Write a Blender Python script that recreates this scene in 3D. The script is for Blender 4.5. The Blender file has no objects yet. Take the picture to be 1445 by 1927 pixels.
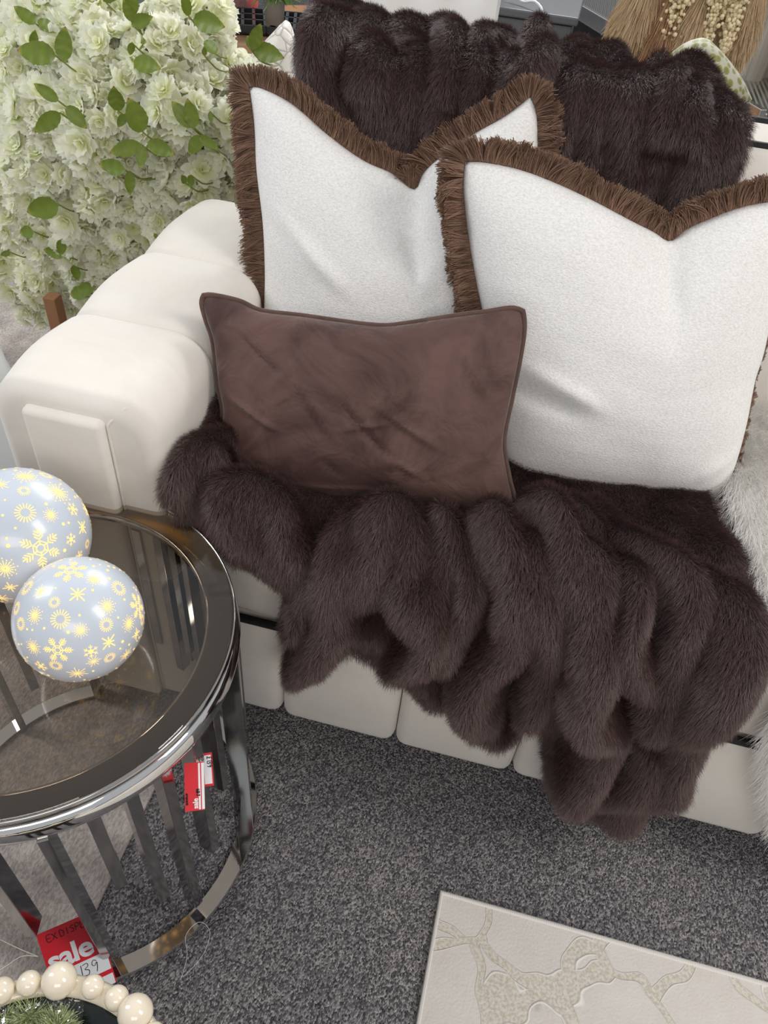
import bpy, bmesh, math, random
import numpy as np
from mathutils import Vector, Matrix
random.seed(7); rng = np.random.default_rng(7)
C = bpy.context.scene.collection
PI = math.pi
# ------------------------------------------------------------------ camera
F = 1447.0; HC = 1.35
def _nrm(v): return v/np.linalg.norm(v)
def _d(u, v): return np.array([(u-722.5)/F, -(v-963.5)/F, -1.0])
UP = -_nrm(_d(560, 2450))
XX = _nrm(np.cross(np.cross(_d(465, 1335), _d(1440, 1590)), UP))
if XX[0] < 0: XX = -XX
YY = np.cross(UP, XX)
def ray(u, v):
    d = _nrm(_d(u, v)); return np.array([d@XX, d@YY, d@UP])
CAM = np.array([0, 0, HC])
def at(u, v, z=None, y=None, x=None):
    r = ray(u, v)
    t = (z-HC)/r[2] if z is not None else (y/r[1] if y is not None else x/r[0])
    return CAM+r*t
cam = bpy.data.cameras.new('camera'); cam.sensor_fit = 'HORIZONTAL'; cam.sensor_width = 36; cam.lens = 36*F/1445
cam.clip_start = .02
co = bpy.data.objects.new('camera', cam); C.objects.link(co)
co.matrix_world = Matrix((tuple(XX)+(0,), tuple(YY)+(0,), tuple(UP)+(HC,), (0, 0, 0, 1)))
bpy.context.scene.camera = co
VR = np.array([XX[0], YY[0], UP[0]]); VU = np.array([XX[1], YY[1], UP[1]]); VB = np.array([XX[2], YY[2], UP[2]])
# ------------------------------------------------------------------ helpers
def srgb(r, g, b):
    f = lambda c: c/12.92 if c <= .04045 else ((c+.055)/1.055)**2.4
    return (f(r/255), f(g/255), f(b/255), 1)
class NT:
    def __init__(s, name):
        s.m = bpy.data.materials.new(name); s.m.use_nodes = True
        s.n = s.m.node_tree.nodes; s.l = s.m.node_tree.links
        s.b = s.n['Principled BSDF']; s.out = s.n['Material Output']
    def new(s, t, **k):
        n = s.n.new(t)
        for a, v in k.items():
            if a in n.inputs: n.inputs[a].default_value = v
            else: setattr(n, a, v)
        return n
    def link(s, a, b): s.l.new(a, b)
    def coords(s, scale=(1, 1, 1), kind='Object'):
        tc = s.new('ShaderNodeTexCoord'); mp = s.new('ShaderNodeMapping'); mp.inputs['Scale'].default_value = scale
        s.link(tc.outputs[kind], mp.inputs[0]); return mp.outputs[0]
    def noise(s, co, scale, detail=3, rough=.5):
        n = s.new('ShaderNodeTexNoise'); n.inputs['Scale'].default_value = scale
        n.inputs['Detail'].default_value = detail; n.inputs['Roughness'].default_value = rough
        s.link(co, n.inputs['Vector']); return n
    def ramp(s, fac, stops):
        r = s.new('ShaderNodeValToRGB'); e = r.color_ramp.elements
        while len(e) < len(stops): e.new(.5)
        for q, (p, c) in zip(e, stops): q.position = p; q.color = c
        s.link(fac, r.inputs[0]); return r.outputs[0]
    def bump(s, h, strength=.3, dist=.002, normal=None):
        b = s.new('ShaderNodeBump'); b.inputs['Strength'].default_value = strength; b.inputs['Distance'].default_value = dist
        s.link(h, b.inputs['Height'])
        if normal is not None: s.link(normal, b.inputs['Normal'])
        s.link(b.outputs[0], s.b.inputs['Normal']); return b.outputs[0]
    def set(s, **k):
        for a, v in k.items(): s.b.inputs[a.replace('_', ' ')].default_value = v
        return s
def simple(name, col, rough=.5, metal=0, spec=.5, **k):
    t = NT(name); t.set(Base_Color=col, Roughness=rough, Metallic=metal, Specular_IOR_Level=spec, **k); return t.m
def tag(o, label, cat, group=None, kind=None):
    o['label'] = label; o['category'] = cat
    if group: o['group'] = group
    if kind: o['kind'] = kind
    return o
def thing(name, label, cat, loc=(0, 0, 0), group=None):
    o = bpy.data.objects.new(name, None); C.objects.link(o); o.location = loc; o.empty_display_size = .05
    bpy.context.view_layer.update(); return tag(o, label, cat, group)
def link(name, me, mat, parent=None, smooth=True):
    o = bpy.data.objects.new(name, me); C.objects.link(o)
    if mat is not None and not me.materials: me.materials.append(mat)
    if smooth and hasattr(me, 'polygons'): me.polygons.foreach_set('use_smooth', [True]*len(me.polygons))
    if parent is not None:
        o.parent = parent
        chain = np.array([0., 0, 0]); p = parent
        while p is not None: chain += np.array(p.location); p = p.parent
        o.location = tuple(-chain)          # geometry is written in world coordinates
    return o
def mesh(name, V, Fc, mat, parent=None, smooth=True):
    me = bpy.data.meshes.new(name); me.from_pydata([tuple(map(float, v)) for v in V], [], [tuple(map(int, f)) for f in Fc]); me.update()
    return link(name, me, mat, parent, smooth)
class MB:
    def __init__(s): s.V = []; s.F = []
    def add(s, V, Fc):
        k = len(s.V); s.V += [tuple(v) for v in V]; s.F += [tuple(i+k for i in f) for f in Fc]; return s
    def box(s, c, d, M=None, bev=0):
        bm = bmesh.new(); bmesh.ops.create_cube(bm, size=1)
        for v in bm.verts: v.co = Vector((v.co.x*d[0], v.co.y*d[1], v.co.z*d[2]))
        if bev: bmesh.ops.bevel(bm, geom=list(bm.edges), offset=bev, segments=3, affect='EDGES', profile=.5)
        V = []
        for v in bm.verts:
            p = v.co if M is None else M@v.co
            V.append((p.x+c[0], p.y+c[1], p.z+c[2]))
        bm.verts.index_update(); s.add(V, [[v.index for v in f.verts] for f in bm.faces]); bm.free(); return s
    def tube(s, pts, r, n=8, closed=False, cap=True):
        pts = [np.array(p, float) for p in pts]; m = len(pts); rr = r if hasattr(r, '__len__') else [r]*m
        V = []; ref = None
        for i, p in enumerate(pts):
            a = pts[(i-1) % m] if (closed or i > 0) else p; b = pts[(i+1) % m] if (closed or i < m-1) else p
            t = _nrm(b-a+1e-12)
            if ref is None: ref = np.array([0, 0, 1.]) if abs(t[2]) < .9 else np.array([1., 0, 0])
            u = ref-t*(ref@t); u = _nrm(u); w = np.cross(t, u); ref = u
            for k in range(n):
                q = 2*PI*k/n; V.append(p+rr[i]*(math.cos(q)*u+math.sin(q)*w))
        Fc = []
        for i in range(m if closed else m-1):
            j = (i+1) % m
            for k in range(n): Fc.append((i*n+k, i*n+(k+1) % n, j*n+(k+1) % n, j*n+k))
        if not closed and cap: Fc += [tuple(range(n))[::-1], tuple((m-1)*n+k for k in range(n))]
        return s.add(V, Fc)
    def lathe(s, prof, c=(0, 0, 0), n=64, a0=0, a1=2*PI, closed_prof=False):
        full = abs(a1-a0-2*PI) < 1e-6; m = len(prof); V = []; na = n if full else n+1
        for i in range(na):
            a = a0+(a1-a0)*i/n
            for r, z in prof: V.append((c[0]+r*math.cos(a), c[1]+r*math.sin(a), c[2]+z))
        Fc = []
        for i in range(n):
            j = (i+1) % na
            for k in range(m if closed_prof else m-1):
                l = (k+1) % m; Fc.append((i*m+k, j*m+k, j*m+l, i*m+l))
        if not full and closed_prof: Fc += [tuple(range(m)), tuple((na-1)*m+k for k in range(m))[::-1]]
        return s.add(V, Fc)
    def sphere(s, c, r, n=20, sc=(1, 1, 1), M=None):
        V = []; Fc = []
        for i in range(n//2+1):
            th = PI*i/(n//2)
            for j in range(n):
                p = np.array([math.sin(th)*math.cos(2*PI*j/n)*sc[0], math.sin(th)*math.sin(2*PI*j/n)*sc[1], math.cos(th)*sc[2]])*r
                if M is not None: p = M@p
                V.append(p+np.array(c))
        for i in range(n//2):
            for j in range(n): Fc.append((i*n+j, (i+1)*n+j, (i+1)*n+(j+1) % n, i*n+(j+1) % n))
        return s.add(V, Fc)
    def build(s, name, mat, parent=None, smooth=True): return mesh(name, s.V, s.F, mat, parent, smooth)
def autosmooth(o, ang=35):
    me = o.data; me.set_sharp_from_angle(angle=math.radians(ang)); return o
def interp(pts, n):
    """resample a polyline by arc length with smooth (Catmull-Rom) interpolation"""
    P = np.array(pts, float); m = len(P)
    if m > 2:
        out = []
        for i in range(m-1):
            p0 = P[max(i-1, 0)]; p1 = P[i]; p2 = P[i+1]; p3 = P[min(i+2, m-1)]
            for t in np.linspace(0, 1, 12, endpoint=False):
                out.append(.5*((2*p1)+(-p0+p2)*t+(2*p0-5*p1+4*p2-p3)*t*t+(-p0+3*p1-3*p2+p3)*t**3))
        out.append(P[-1]); P = np.array(out)
    L = np.concatenate([[0], np.cumsum(np.linalg.norm(np.diff(P, axis=0), axis=1))])
    q = np.linspace(0, L[-1], n)
    return np.stack([np.interp(q, L, P[:, k]) for k in range(P.shape[1])], 1)
def vnoise(P, scale, seed=0, octv=2):
    """smooth pseudo-noise vector field from sums of sines, P (n,3) -> (n,3)"""
    r = np.random.default_rng(seed); out = np.zeros_like(P); a = 1.
    for o in range(octv):
        for k in range(5):
            w = r.normal(size=3)*scale*(2**o); ph = r.uniform(0, 6.28, 3)
            out += a*np.sin((P@w)[:, None]+ph)*r.uniform(.4, 1, 3)
        a *= .5
    return out/4
def hair(name, roots, dirs, bend, length, mat, parent, r0=.00025, r1=.00005, npt=5, clump=0):
    """strands as real curve geometry: roots (n,3), dirs unit start direction, bend vector added quadratically"""
    n = len(roots); k = np.linspace(0, 1, npt)[None, :, None]
    L = np.asarray(length).reshape(-1, 1, 1)
    P = roots[:, None]+dirs[:, None]*L*k+bend[:, None]*L*k**2
    hc = bpy.data.hair_curves.new(name); hc.add_curves([npt]*n)
    hc.position_data.foreach_set('vector', P.astype(np.float32).ravel())
    at_ = hc.attributes.get('radius') or hc.attributes.new('radius', 'FLOAT', 'POINT')
    rad = (r0+(r1-r0)*np.linspace(0, 1, npt)**1.5); at_.data.foreach_set('value', np.tile(rad, n).astype(np.float32))
    return link(name, hc, mat, parent, False)
# ------------------------------------------------------------------ materials
def m_carpet():
    t = NT('grey_loop_carpet'); co = t.coords((1, 1, 1))
    wv = t.noise(co, 18, 2); mix = t.new('ShaderNodeMix', data_type='VECTOR'); 
    v = t.new('ShaderNodeTexVoronoi'); v.inputs['Scale'].default_value = 520; v.inputs['Randomness'].default_value = .75
    mp = t.new('ShaderNodeMapping'); mp.inputs['Scale'].default_value = (.78, .55, 1); mp.inputs['Rotation'].default_value = (0, 0, .35)
    t.link(co, mp.inputs[0]); t.link(mp.outputs[0], v.inputs['Vector'])
    cell = t.ramp(v.outputs['Color'], [(0, srgb(62, 62, 68)), (.38, srgb(104, 103, 108)), (.62, srgb(142, 140, 142)), (1, srgb(200, 196, 192))])
    big = t.ramp(t.noise(co, 3.5, 4).outputs[0], [(.35, (.80, .79, .82, 1)), (.7, (1.08, 1.06, 1.0, 1))])
    m = t.new('ShaderNodeMix', data_type='RGBA', blend_type='MULTIPLY'); m.inputs[0].default_value = 1
    t.link(cell, m.inputs[6]); t.link(big, m.inputs[7]); t.link(m.outputs[2], t.b.inputs['Base Color'])
    t.set(Roughness=.95, Specular_IOR_Level=.1)
    h = t.ramp(v.outputs['Distance'], [(0, (1, 1, 1, 1)), (.7, (0, 0, 0, 1))]); t.bump(h, .9, .003); return t.m
def m_plush():
    t = NT('beige_plush'); co = t.coords()
    n = t.noise(co, 14, 4, .6); f = t.noise(t.coords((1.0, .55, 1)), 260, 2)
    c = t.ramp(n.outputs[0], [(.3, srgb(168, 158, 152)), (.7, srgb(205, 196, 190))]); c2 = t.ramp(f.outputs[0], [(.35, (.66, .66, .67, 1)), (.65, (1.04, 1.04, 1.04, 1))])
    m = t.new('ShaderNodeMix', data_type='RGBA', blend_type='MULTIPLY'); m.inputs[0].default_value = 1
    t.link(c, m.inputs[6]); t.link(c2, m.inputs[7]); t.link(m.outputs[2], t.b.inputs['Base Color'])
    t.set(Roughness=.95, Specular_IOR_Level=.1, Sheen_Weight=.2); t.bump(f.outputs[0], .8, .004); return t.m
def m_velvet(name, c0, c1, sc=9, sheen=.35, rough=.8, wrinkle=0, nap=(.35, .65)):
    t = NT(name); co = t.coords(); n = t.noise(co, sc, 4, .6); n.inputs['Distortion'].default_value = 1.2
    t.link(t.ramp(n.outputs[0], [(nap[0], c0), (nap[1], c1)]), t.b.inputs['Base Color'])
    t.set(Roughness=rough, Specular_IOR_Level=.2, Sheen_Weight=sheen, Sheen_Roughness=.4)
    f = t.noise(co, 420, 2); nb = t.bump(f.outputs[0], .12, .001)
    if wrinkle:
        w = t.noise(co, 17, 3, .5); w.inputs['Distortion'].default_value = 1.0
        t.bump(w.outputs[0], wrinkle, .02, nb)
    return t.m
def m_boucle():
    t = NT('white_textured_weave'); co = t.coords((1, 1, 1))
    a = t.coords((1.0, 1.0, 2.2)); n = t.noise(a, 260, 3, .65); n2 = t.noise(co, 700, 1)
    t.link(t.ramp(n.outputs[0], [(.3, srgb(222, 220, 216)), (.62, srgb(246, 245, 243))]), t.b.inputs['Base Color'])
    t.set(Roughness=.85, Specular_IOR_Level=.15, Sheen_Weight=.15)
    t.bump(n.outputs[0], .55, .0025); return t.m
def m_fur(name, root, tip, rough=.45, spec=.5, vary=.35):
    t = NT(name); hi = t.new('ShaderNodeHairInfo')
    mx = t.new('ShaderNodeMix', data_type='RGBA'); mx.inputs[6].default_value = root; mx.inputs[7].default_value = tip
    t.link(hi.outputs['Random'], mx.inputs[0]); t.link(mx.outputs[2], t.b.inputs['Base Color'])
    t.set(Roughness=rough, Specular_IOR_Level=spec); return t.m
def m_glass(name, tint, ior=1.5, rough=0.0):
    """thin pane: tinted straight-through light plus Fresnel mirror"""
    t = NT(name); tr = t.new('ShaderNodeBsdfTransparent'); tr.inputs[0].default_value = tint
    g = t.new('ShaderNodeBsdfGlossy'); g.inputs['Roughness'].default_value = rough
    f = t.new('ShaderNodeFresnel'); f.inputs[0].default_value = ior; mx = t.new('ShaderNodeMixShader')
    ge = t.new('ShaderNodeNewGeometry'); iv = t.new('ShaderNodeMath', operation='SUBTRACT'); iv.inputs[0].default_value = 1; t.link(ge.outputs['Backfacing'], iv.inputs[1])
    ml = t.new('ShaderNodeMath', operation='MULTIPLY'); t.link(f.outputs[0], ml.inputs[0]); t.link(iv.outputs[0], ml.inputs[1]); t.link(ml.outputs[0], mx.inputs[0]); t.link(tr.outputs[0], mx.inputs[1]); t.link(g.outputs[0], mx.inputs[2]); t.link(mx.outputs[0], t.out.inputs[0]); return t.m
M = dict(
    carpet=m_carpet(), plush=m_plush(),
    sofa=m_velvet('cream_velvet', srgb(224, 218, 209), srgb(232, 227, 219), 5, .3),
    brown=m_velvet('brown_velvet', srgb(76, 55, 52), srgb(104, 79, 73), 7, .3, .65, .35, (.4, .62)),
    brown_pipe=m_velvet('brown_piping', srgb(84, 64, 58), srgb(100, 78, 70), 20, .2),
    black=simple('black_piping', srgb(14, 16, 18), .6),
    boucle=m_boucle(),
    fringe=m_fur('brown_yarn', srgb(92, 68, 54), srgb(146, 114, 94), .6, .35),
    fringe_tape=simple('brown_tape', srgb(60, 42, 34), .9),
    fur_skin=simple('brown_fur_backing', srgb(42, 30, 29), .9),
    fur=m_fur('brown_faux_fur', srgb(60, 43, 41), srgb(116, 90, 86), .34, .8),
    wfur_skin=simple('white_fur_backing', srgb(225, 222, 216), .9),
    wfur=m_fur('white_faux_fur', srgb(240, 238, 234), srgb(252, 251, 249), .6, .3),
    chrome=simple('chrome', (.80, .79, .78, 1), .05, 1),
    slat=simple('polished_slat', (.46, .45, .44, 1), .10, 1),
    chrome_dark=simple('smoked_chrome', (.50, .48, .46, 1), .08, 1),
    glass=m_glass('smoked_glass', (.74, .69, .63, 1), 1.75),
    red=simple('red_card', srgb(214, 22, 40), .5), white=simple('white_card', srgb(238, 238, 240), .5), ink=simple('black_ink', srgb(20, 20, 24), .6),
    string=simple('white_string', srgb(230, 225, 215), .7), nylon=simple('clear_nylon', srgb(215, 215, 220), .3),
    ceramic=simple('cream_ceramic', srgb(228, 217, 196), .15, 0, .6, Coat_Weight=.5),
    darkbowl=simple('dark_green_glaze', srgb(18, 26, 24), .12), 
    whitegloss=simple('white_gloss', srgb(228, 232, 234), .2),
    wood=simple('brown_wood', srgb(150, 105, 70), .6),
)
# rug with raised trellis
t = NT('cream_carved_rug'); co_ = t.coords(); w = t.noise(co_, 6, 2); 
v = t.new('ShaderNodeTexVoronoi'); v.feature = 'DISTANCE_TO_EDGE'; v.inputs['Scale'].default_value = 7.5; v.inputs['Randomness'].default_value = .8
ad = t.new('ShaderNodeVectorMath', operation='SCALE'); ad.inputs['Scale'].default_value = .16; t.link(w.outputs['Color'], ad.inputs[0])
a2 = t.new('ShaderNodeVectorMath', operation='ADD'); t.link(co_, a2.inputs[0]); t.link(ad.outputs[0], a2.inputs[1]); t.link(a2.outputs[0], v.inputs['Vector'])
pile = t.noise(co_, 220, 2); blot = t.noise(co_, 9, 5, .7); 
band = t.ramp(v.outputs['Distance'], [(.0, (1, 1, 1, 1)), (.05, (1, 1, 1, 1)), (.065, (0, 0, 0, 1)), (1, (0, 0, 0, 1))])
line = t.ramp(v.outputs['Distance'], [(.050, (0, 0, 0, 1)), (.060, (1, 1, 1, 1)), (.070, (0, 0, 0, 1))])
c_field = t.ramp(blot.outputs[0], [(.30, srgb(190, 186, 182)), (.36, srgb(214, 208, 201)), (.75, srgb(224, 219, 213))])
c_band = t.ramp(pile.outputs[0], [(.35, srgb(194, 188, 173)), (.62, srgb(220, 214, 203))])
m1 = t.new('ShaderNodeMix', data_type='RGBA'); t.link(band, m1.inputs[0]); t.link(c_field, m1.inputs[6]); t.link(c_band, m1.inputs[7])
m2 = t.new('ShaderNodeMix', data_type='RGBA'); t.link(line, m2.inputs[0]); t.link(m1.outputs[2], m2.inputs[6]); m2.inputs[7].default_value = srgb(240, 238, 232)
t.link(m2.outputs[2], t.b.inputs['Base Color']); t.set(Roughness=.8, Specular_IOR_Level=.2)
hs = t.new('ShaderNodeMath', operation='ADD'); t.link(line, hs.inputs[0]); hm = t.new('ShaderNodeMath', operation='MULTIPLY'); hm.inputs[1].default_value = .45
t.link(pile.outputs[0], hm.inputs[0]); t.link(hm.outputs[0], hs.inputs[1]); t.bump(hs.outputs[0], .6, .004); M['rug'] = t.m
t = NT('rug_binding'); wv = t.new('ShaderNodeTexWave'); wv.inputs['Scale'].default_value = 90; t.link(t.coords(), wv.inputs['Vector'])
t.set(Base_Color=srgb(226, 222, 216), Roughness=.8); t.bump(wv.outputs[0], .3, .001); M['binding'] = t.m
# ------------------------------------------------------------------ floor
def struct(o): o['kind'] = 'structure'; return o
struct(mesh('floor', [(-5, -1.5, 0), (5, -1.5, 0), (5, 9, 0), (-5, 9, 0)], [(0, 1, 2, 3)], M['carpet'], None, False))
b = MB().box((-.45-1.5, 1.5, .003), (3.0, 5.2, .006)); tag(b.build('plush_rug', M['plush'], None, False), 'wide beige plush carpet piece on the floor under the chrome side table and flowers', 'rug')
rx, ry = .084, .511
rt = thing('area_rug', 'pale cream rug with carved wavy pattern lying on the grey carpet', 'rug', (rx, ry, 0))
MB().box((rx+.8, ry-.6, .005), (1.6-.004, 1.2-.004, .010)).build('pile', M['rug'], rt, False)
MB().tube([(rx, ry-1.2, .006), (rx, ry, .006), (rx+1.6, ry, .006), (rx+1.6, ry-1.2, .006)], .0062, 8, True).build('binding', M['binding'], rt)
# ------------------------------------------------------------------ sofa
sofa = thing('sofa', 'cream velvet sofa with padded channel panels and black piping', 'sofa', (.5, 1.1, 0))
def superloft(x0, x1, y0, y1, z0, z1, rt_, ry_, bulge=0, nx=40, ny=26, rb=.02, rl=None):
    """padded block: rounded rectangle section in xz, rounded ends along y"""
    V = []; Fc = []
    def section(ins):
        a0, a1, b0, b1 = x0+ins, x1-ins, z0+min(ins, .01), z1-ins
        r = max(rt_-ins*.5, .005); pts = []
        for (cx, cz, st, rr) in ((a1-rb, b0+rb, -90, rb), (a1-r, b1-r, 0, r), (a0+r, b1-r, 90, r), (a0+rb, b0+rb, 180, rb)):
            for k in range(9): q = math.radians(st+90*k/8); pts.append((cx+rr*math.cos(q), cz+rr*math.sin(q)))
        return pts
    ys = []
    for k in range(9): q = PI/2*k/8; ys.append((y0+ry_*(1-math.sin(q)), ry_*(1-math.cos(q))))
    ys = [(y0+ry_*(1-math.cos(PI/2*k/8)), ry_*(1-math.sin(PI/2*k/8))) for k in range(9)]
    for k in range(1, 8): f = k/8; ys.append((y0+ry_+(y1-y0-2*ry_)*f, -bulge*math.sin(PI*f)))
    ys += [(y1-ry_*(1-math.cos(PI/2*(8-k)/8)), ry_*(1-math.sin(PI/2*(8-k)/8))) for k in range(9)]
    n = 36
    for y, ins in ys:
        for (x, z) in section(ins): V.append((x, y, z))
    for i in range(len(ys)-1):
        for k in range(n): Fc.append((i*n+k, (i+1)*n+k, (i+1)*n+(k+1) % n, i*n+(k+1) % n))
    Fc.append(tuple(range(n))); Fc.append(tuple((len(ys)-1)*n+k for k in range(n))[::-1])
    return V, Fc
# arm in three padded segments running back
arm = None
segs = [(.725, .935), (.925, 1.165), (1.155, 1.42)]
for i, (a, bb) in enumerate(segs):
    V, Fc = superloft(-.688, -.442+(.0 if i else .006), a, bb, .036, .722-(.004*i), .062, .026, .006)
    mesh('arm_segment', V, Fc, M['sofa'], sofa)
MB().box((-.568, .722, .366), (.118, .024, .652), None, .009).build('arm_front_panel', M['sofa'], sofa)
MB().tube(interp([(-.506, .7245, .05), (-.506, .7245, .3), (-.506, .7245, .66), (-.502, .7245, .686), (-.492, .728, .703), (-.480, .735, .712)], 24), .0022, 6).build('arm_seam', M['sofa'], sofa)
# plinth channels
xs = [-.448, -.275, -.056, .165, .39, .615, .84, 1.065, 1.29]
for a, bb in zip(xs[:-1], xs[1:]):
    MB().box(((a+bb)/2, .80, .175), (bb-a-.0015, .13, .278), None, .022).build('base_panel', M['sofa'], sofa)
def cushion_box(x0, x1, y0, y1, z0, z1, r, crown=.012, n=(60, 30)):
    bm = bmesh.new(); bmesh.ops.create_cube(bm, size=1)
    bmesh.ops.subdivide_edges(bm, edges=bm.edges, cuts=11, use_grid_fill=True)
    V = []
    hx, hy, hz = (x1-x0)/2, (y1-y0)/2, (z1-z0)/2
    for v in bm.verts:
        p = np.array(v.co)*2*np.array([hx, hy, hz]); c = np.clip(p, [-hx+r, -hy+r, -hz+r], [hx-r, hy-r, hz-r]); d = p-c; l = np.linalg.norm(d)
        if l > 1e-9: p = c+d/l*r
        p[2] += crown*math.copysign(1, p[2])*(1-(p[0]/hx)**2)*(1-(p[1]/hy)**2)
        p[1] += .006*math.copysign(1, p[1])*(1-(p[0]/hx)**2)*(1-(p[2]/hz)**2)
        V.append(p+np.array([(x0+x1)/2, (y0+y1)/2, (z0+z1)/2]))
    bm.verts.index_update(); Fc = [[v.index for v in f.verts] for f in bm.faces]; bm.free(); return V, Fc
V, Fc = cushion_box(-.445, 1.3, .738, 1.36, .316, .508, .03); mesh('seat_cushion', V, Fc, M['sofa'], sofa)
MB().tube([(-.44, .735, .316), (1.3, .735, .316)], .0075, 10).build('black_piping', M['black'], sofa)
MB().tube([(-.44, .742, .500), (1.3, .742, .500)], .0075, 10).build('black_piping', M['black'], sofa)
V, Fc = cushion_box(-.46, 1.6, 1.36, 1.545, .30, .965, .04, .0)
V = [(x, y-(.965-z)*.10, z) for x, y, z in V]; mesh('back_rest', V, Fc, M['sofa'], sofa)
MB().box((.5, 1.62, .40), (2.1, .14, .70), None, .03).build('back_frame', M['sofa'], sofa)
for yy in (1.392, 1.53):
    MB().tube([(-.43, yy, .962), (1.6, yy, .962)], .0075, 10).build('black_piping', M['black'], sofa)
# ------------------------------------------------------------------ draped throws
def profile_param(prof):
    P = np.array(prof, float); L = np.concatenate([[0], np.cumsum(np.linalg.norm(np.diff(P, axis=0), axis=1))])
    return P, L
def px_to_st(u, v, prof, off):
    """where the view ray meets the draped profile (extruded along x), as (x, length along the drape)"""
    P, L = profile_param(prof); T = np.gradient(P, axis=0); T /= np.linalg.norm(T, axis=1)[:, None]
    Nn = np.stack([T[:, 1], -T[:, 0]], 1); Q = P+off*OUT*Nn
    r = ray(u, v); best = None
    for i in range(len(Q)-1):
        a, b_ = Q[i], Q[i+1]; e = b_-a
        den = r[1]*e[1]-r[2]*e[0]
        if abs(den) < 1e-9: continue
        w0 = a-np.array([0, HC])
        tt = (w0[0]*e[1]-w0[1]*e[0])/den; ss = (w0[0]*r[2]-w0[1]*r[1])/den
        if -.02 <= ss <= 1.02 and tt > 0 and (best is None or tt < best[0]): best = (tt, r[0]*tt, L[i]+ss*(L[i+1]-L[i]))
    if best is None:
        j = np.argmin([abs(np.cross([r[1], r[2]], [q[0], q[1]-HC])) for q in Q]); tt = Q[j][0]/r[1]; best = (tt, r[0]*tt, L[j])
    return best[1], best[2]
OUT = 1
def seg_dist(S, T_, poly):
    D = np.full(S.shape, 9e9); 
    for (a, b_) in zip(poly[:-1], poly[1:]):
        e = b_-a; q = ((S-a[0])*e[0]+(T_-a[1])*e[1])/(e@e+1e-12); q = np.clip(q, 0, 1)
        D = np.minimum(D, np.hypot(S-a[0]-q*e[0], T_-a[1]-q*e[1]))
    return D
def inside(S, T_, poly):
    c = np.zeros(S.shape, bool); n = len(poly)
    for i in range(n):
        a, b_ = poly[i], poly[(i+1) % n]
        if abs(a[1]-b_[1]) < 1e-12: continue
        k = ((a[1] > T_) != (b_[1] > T_)) & (S < (b_[0]-a[0])*(T_-a[1])/(b_[1]-a[1])+a[0]); c ^= k
    return c
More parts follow.
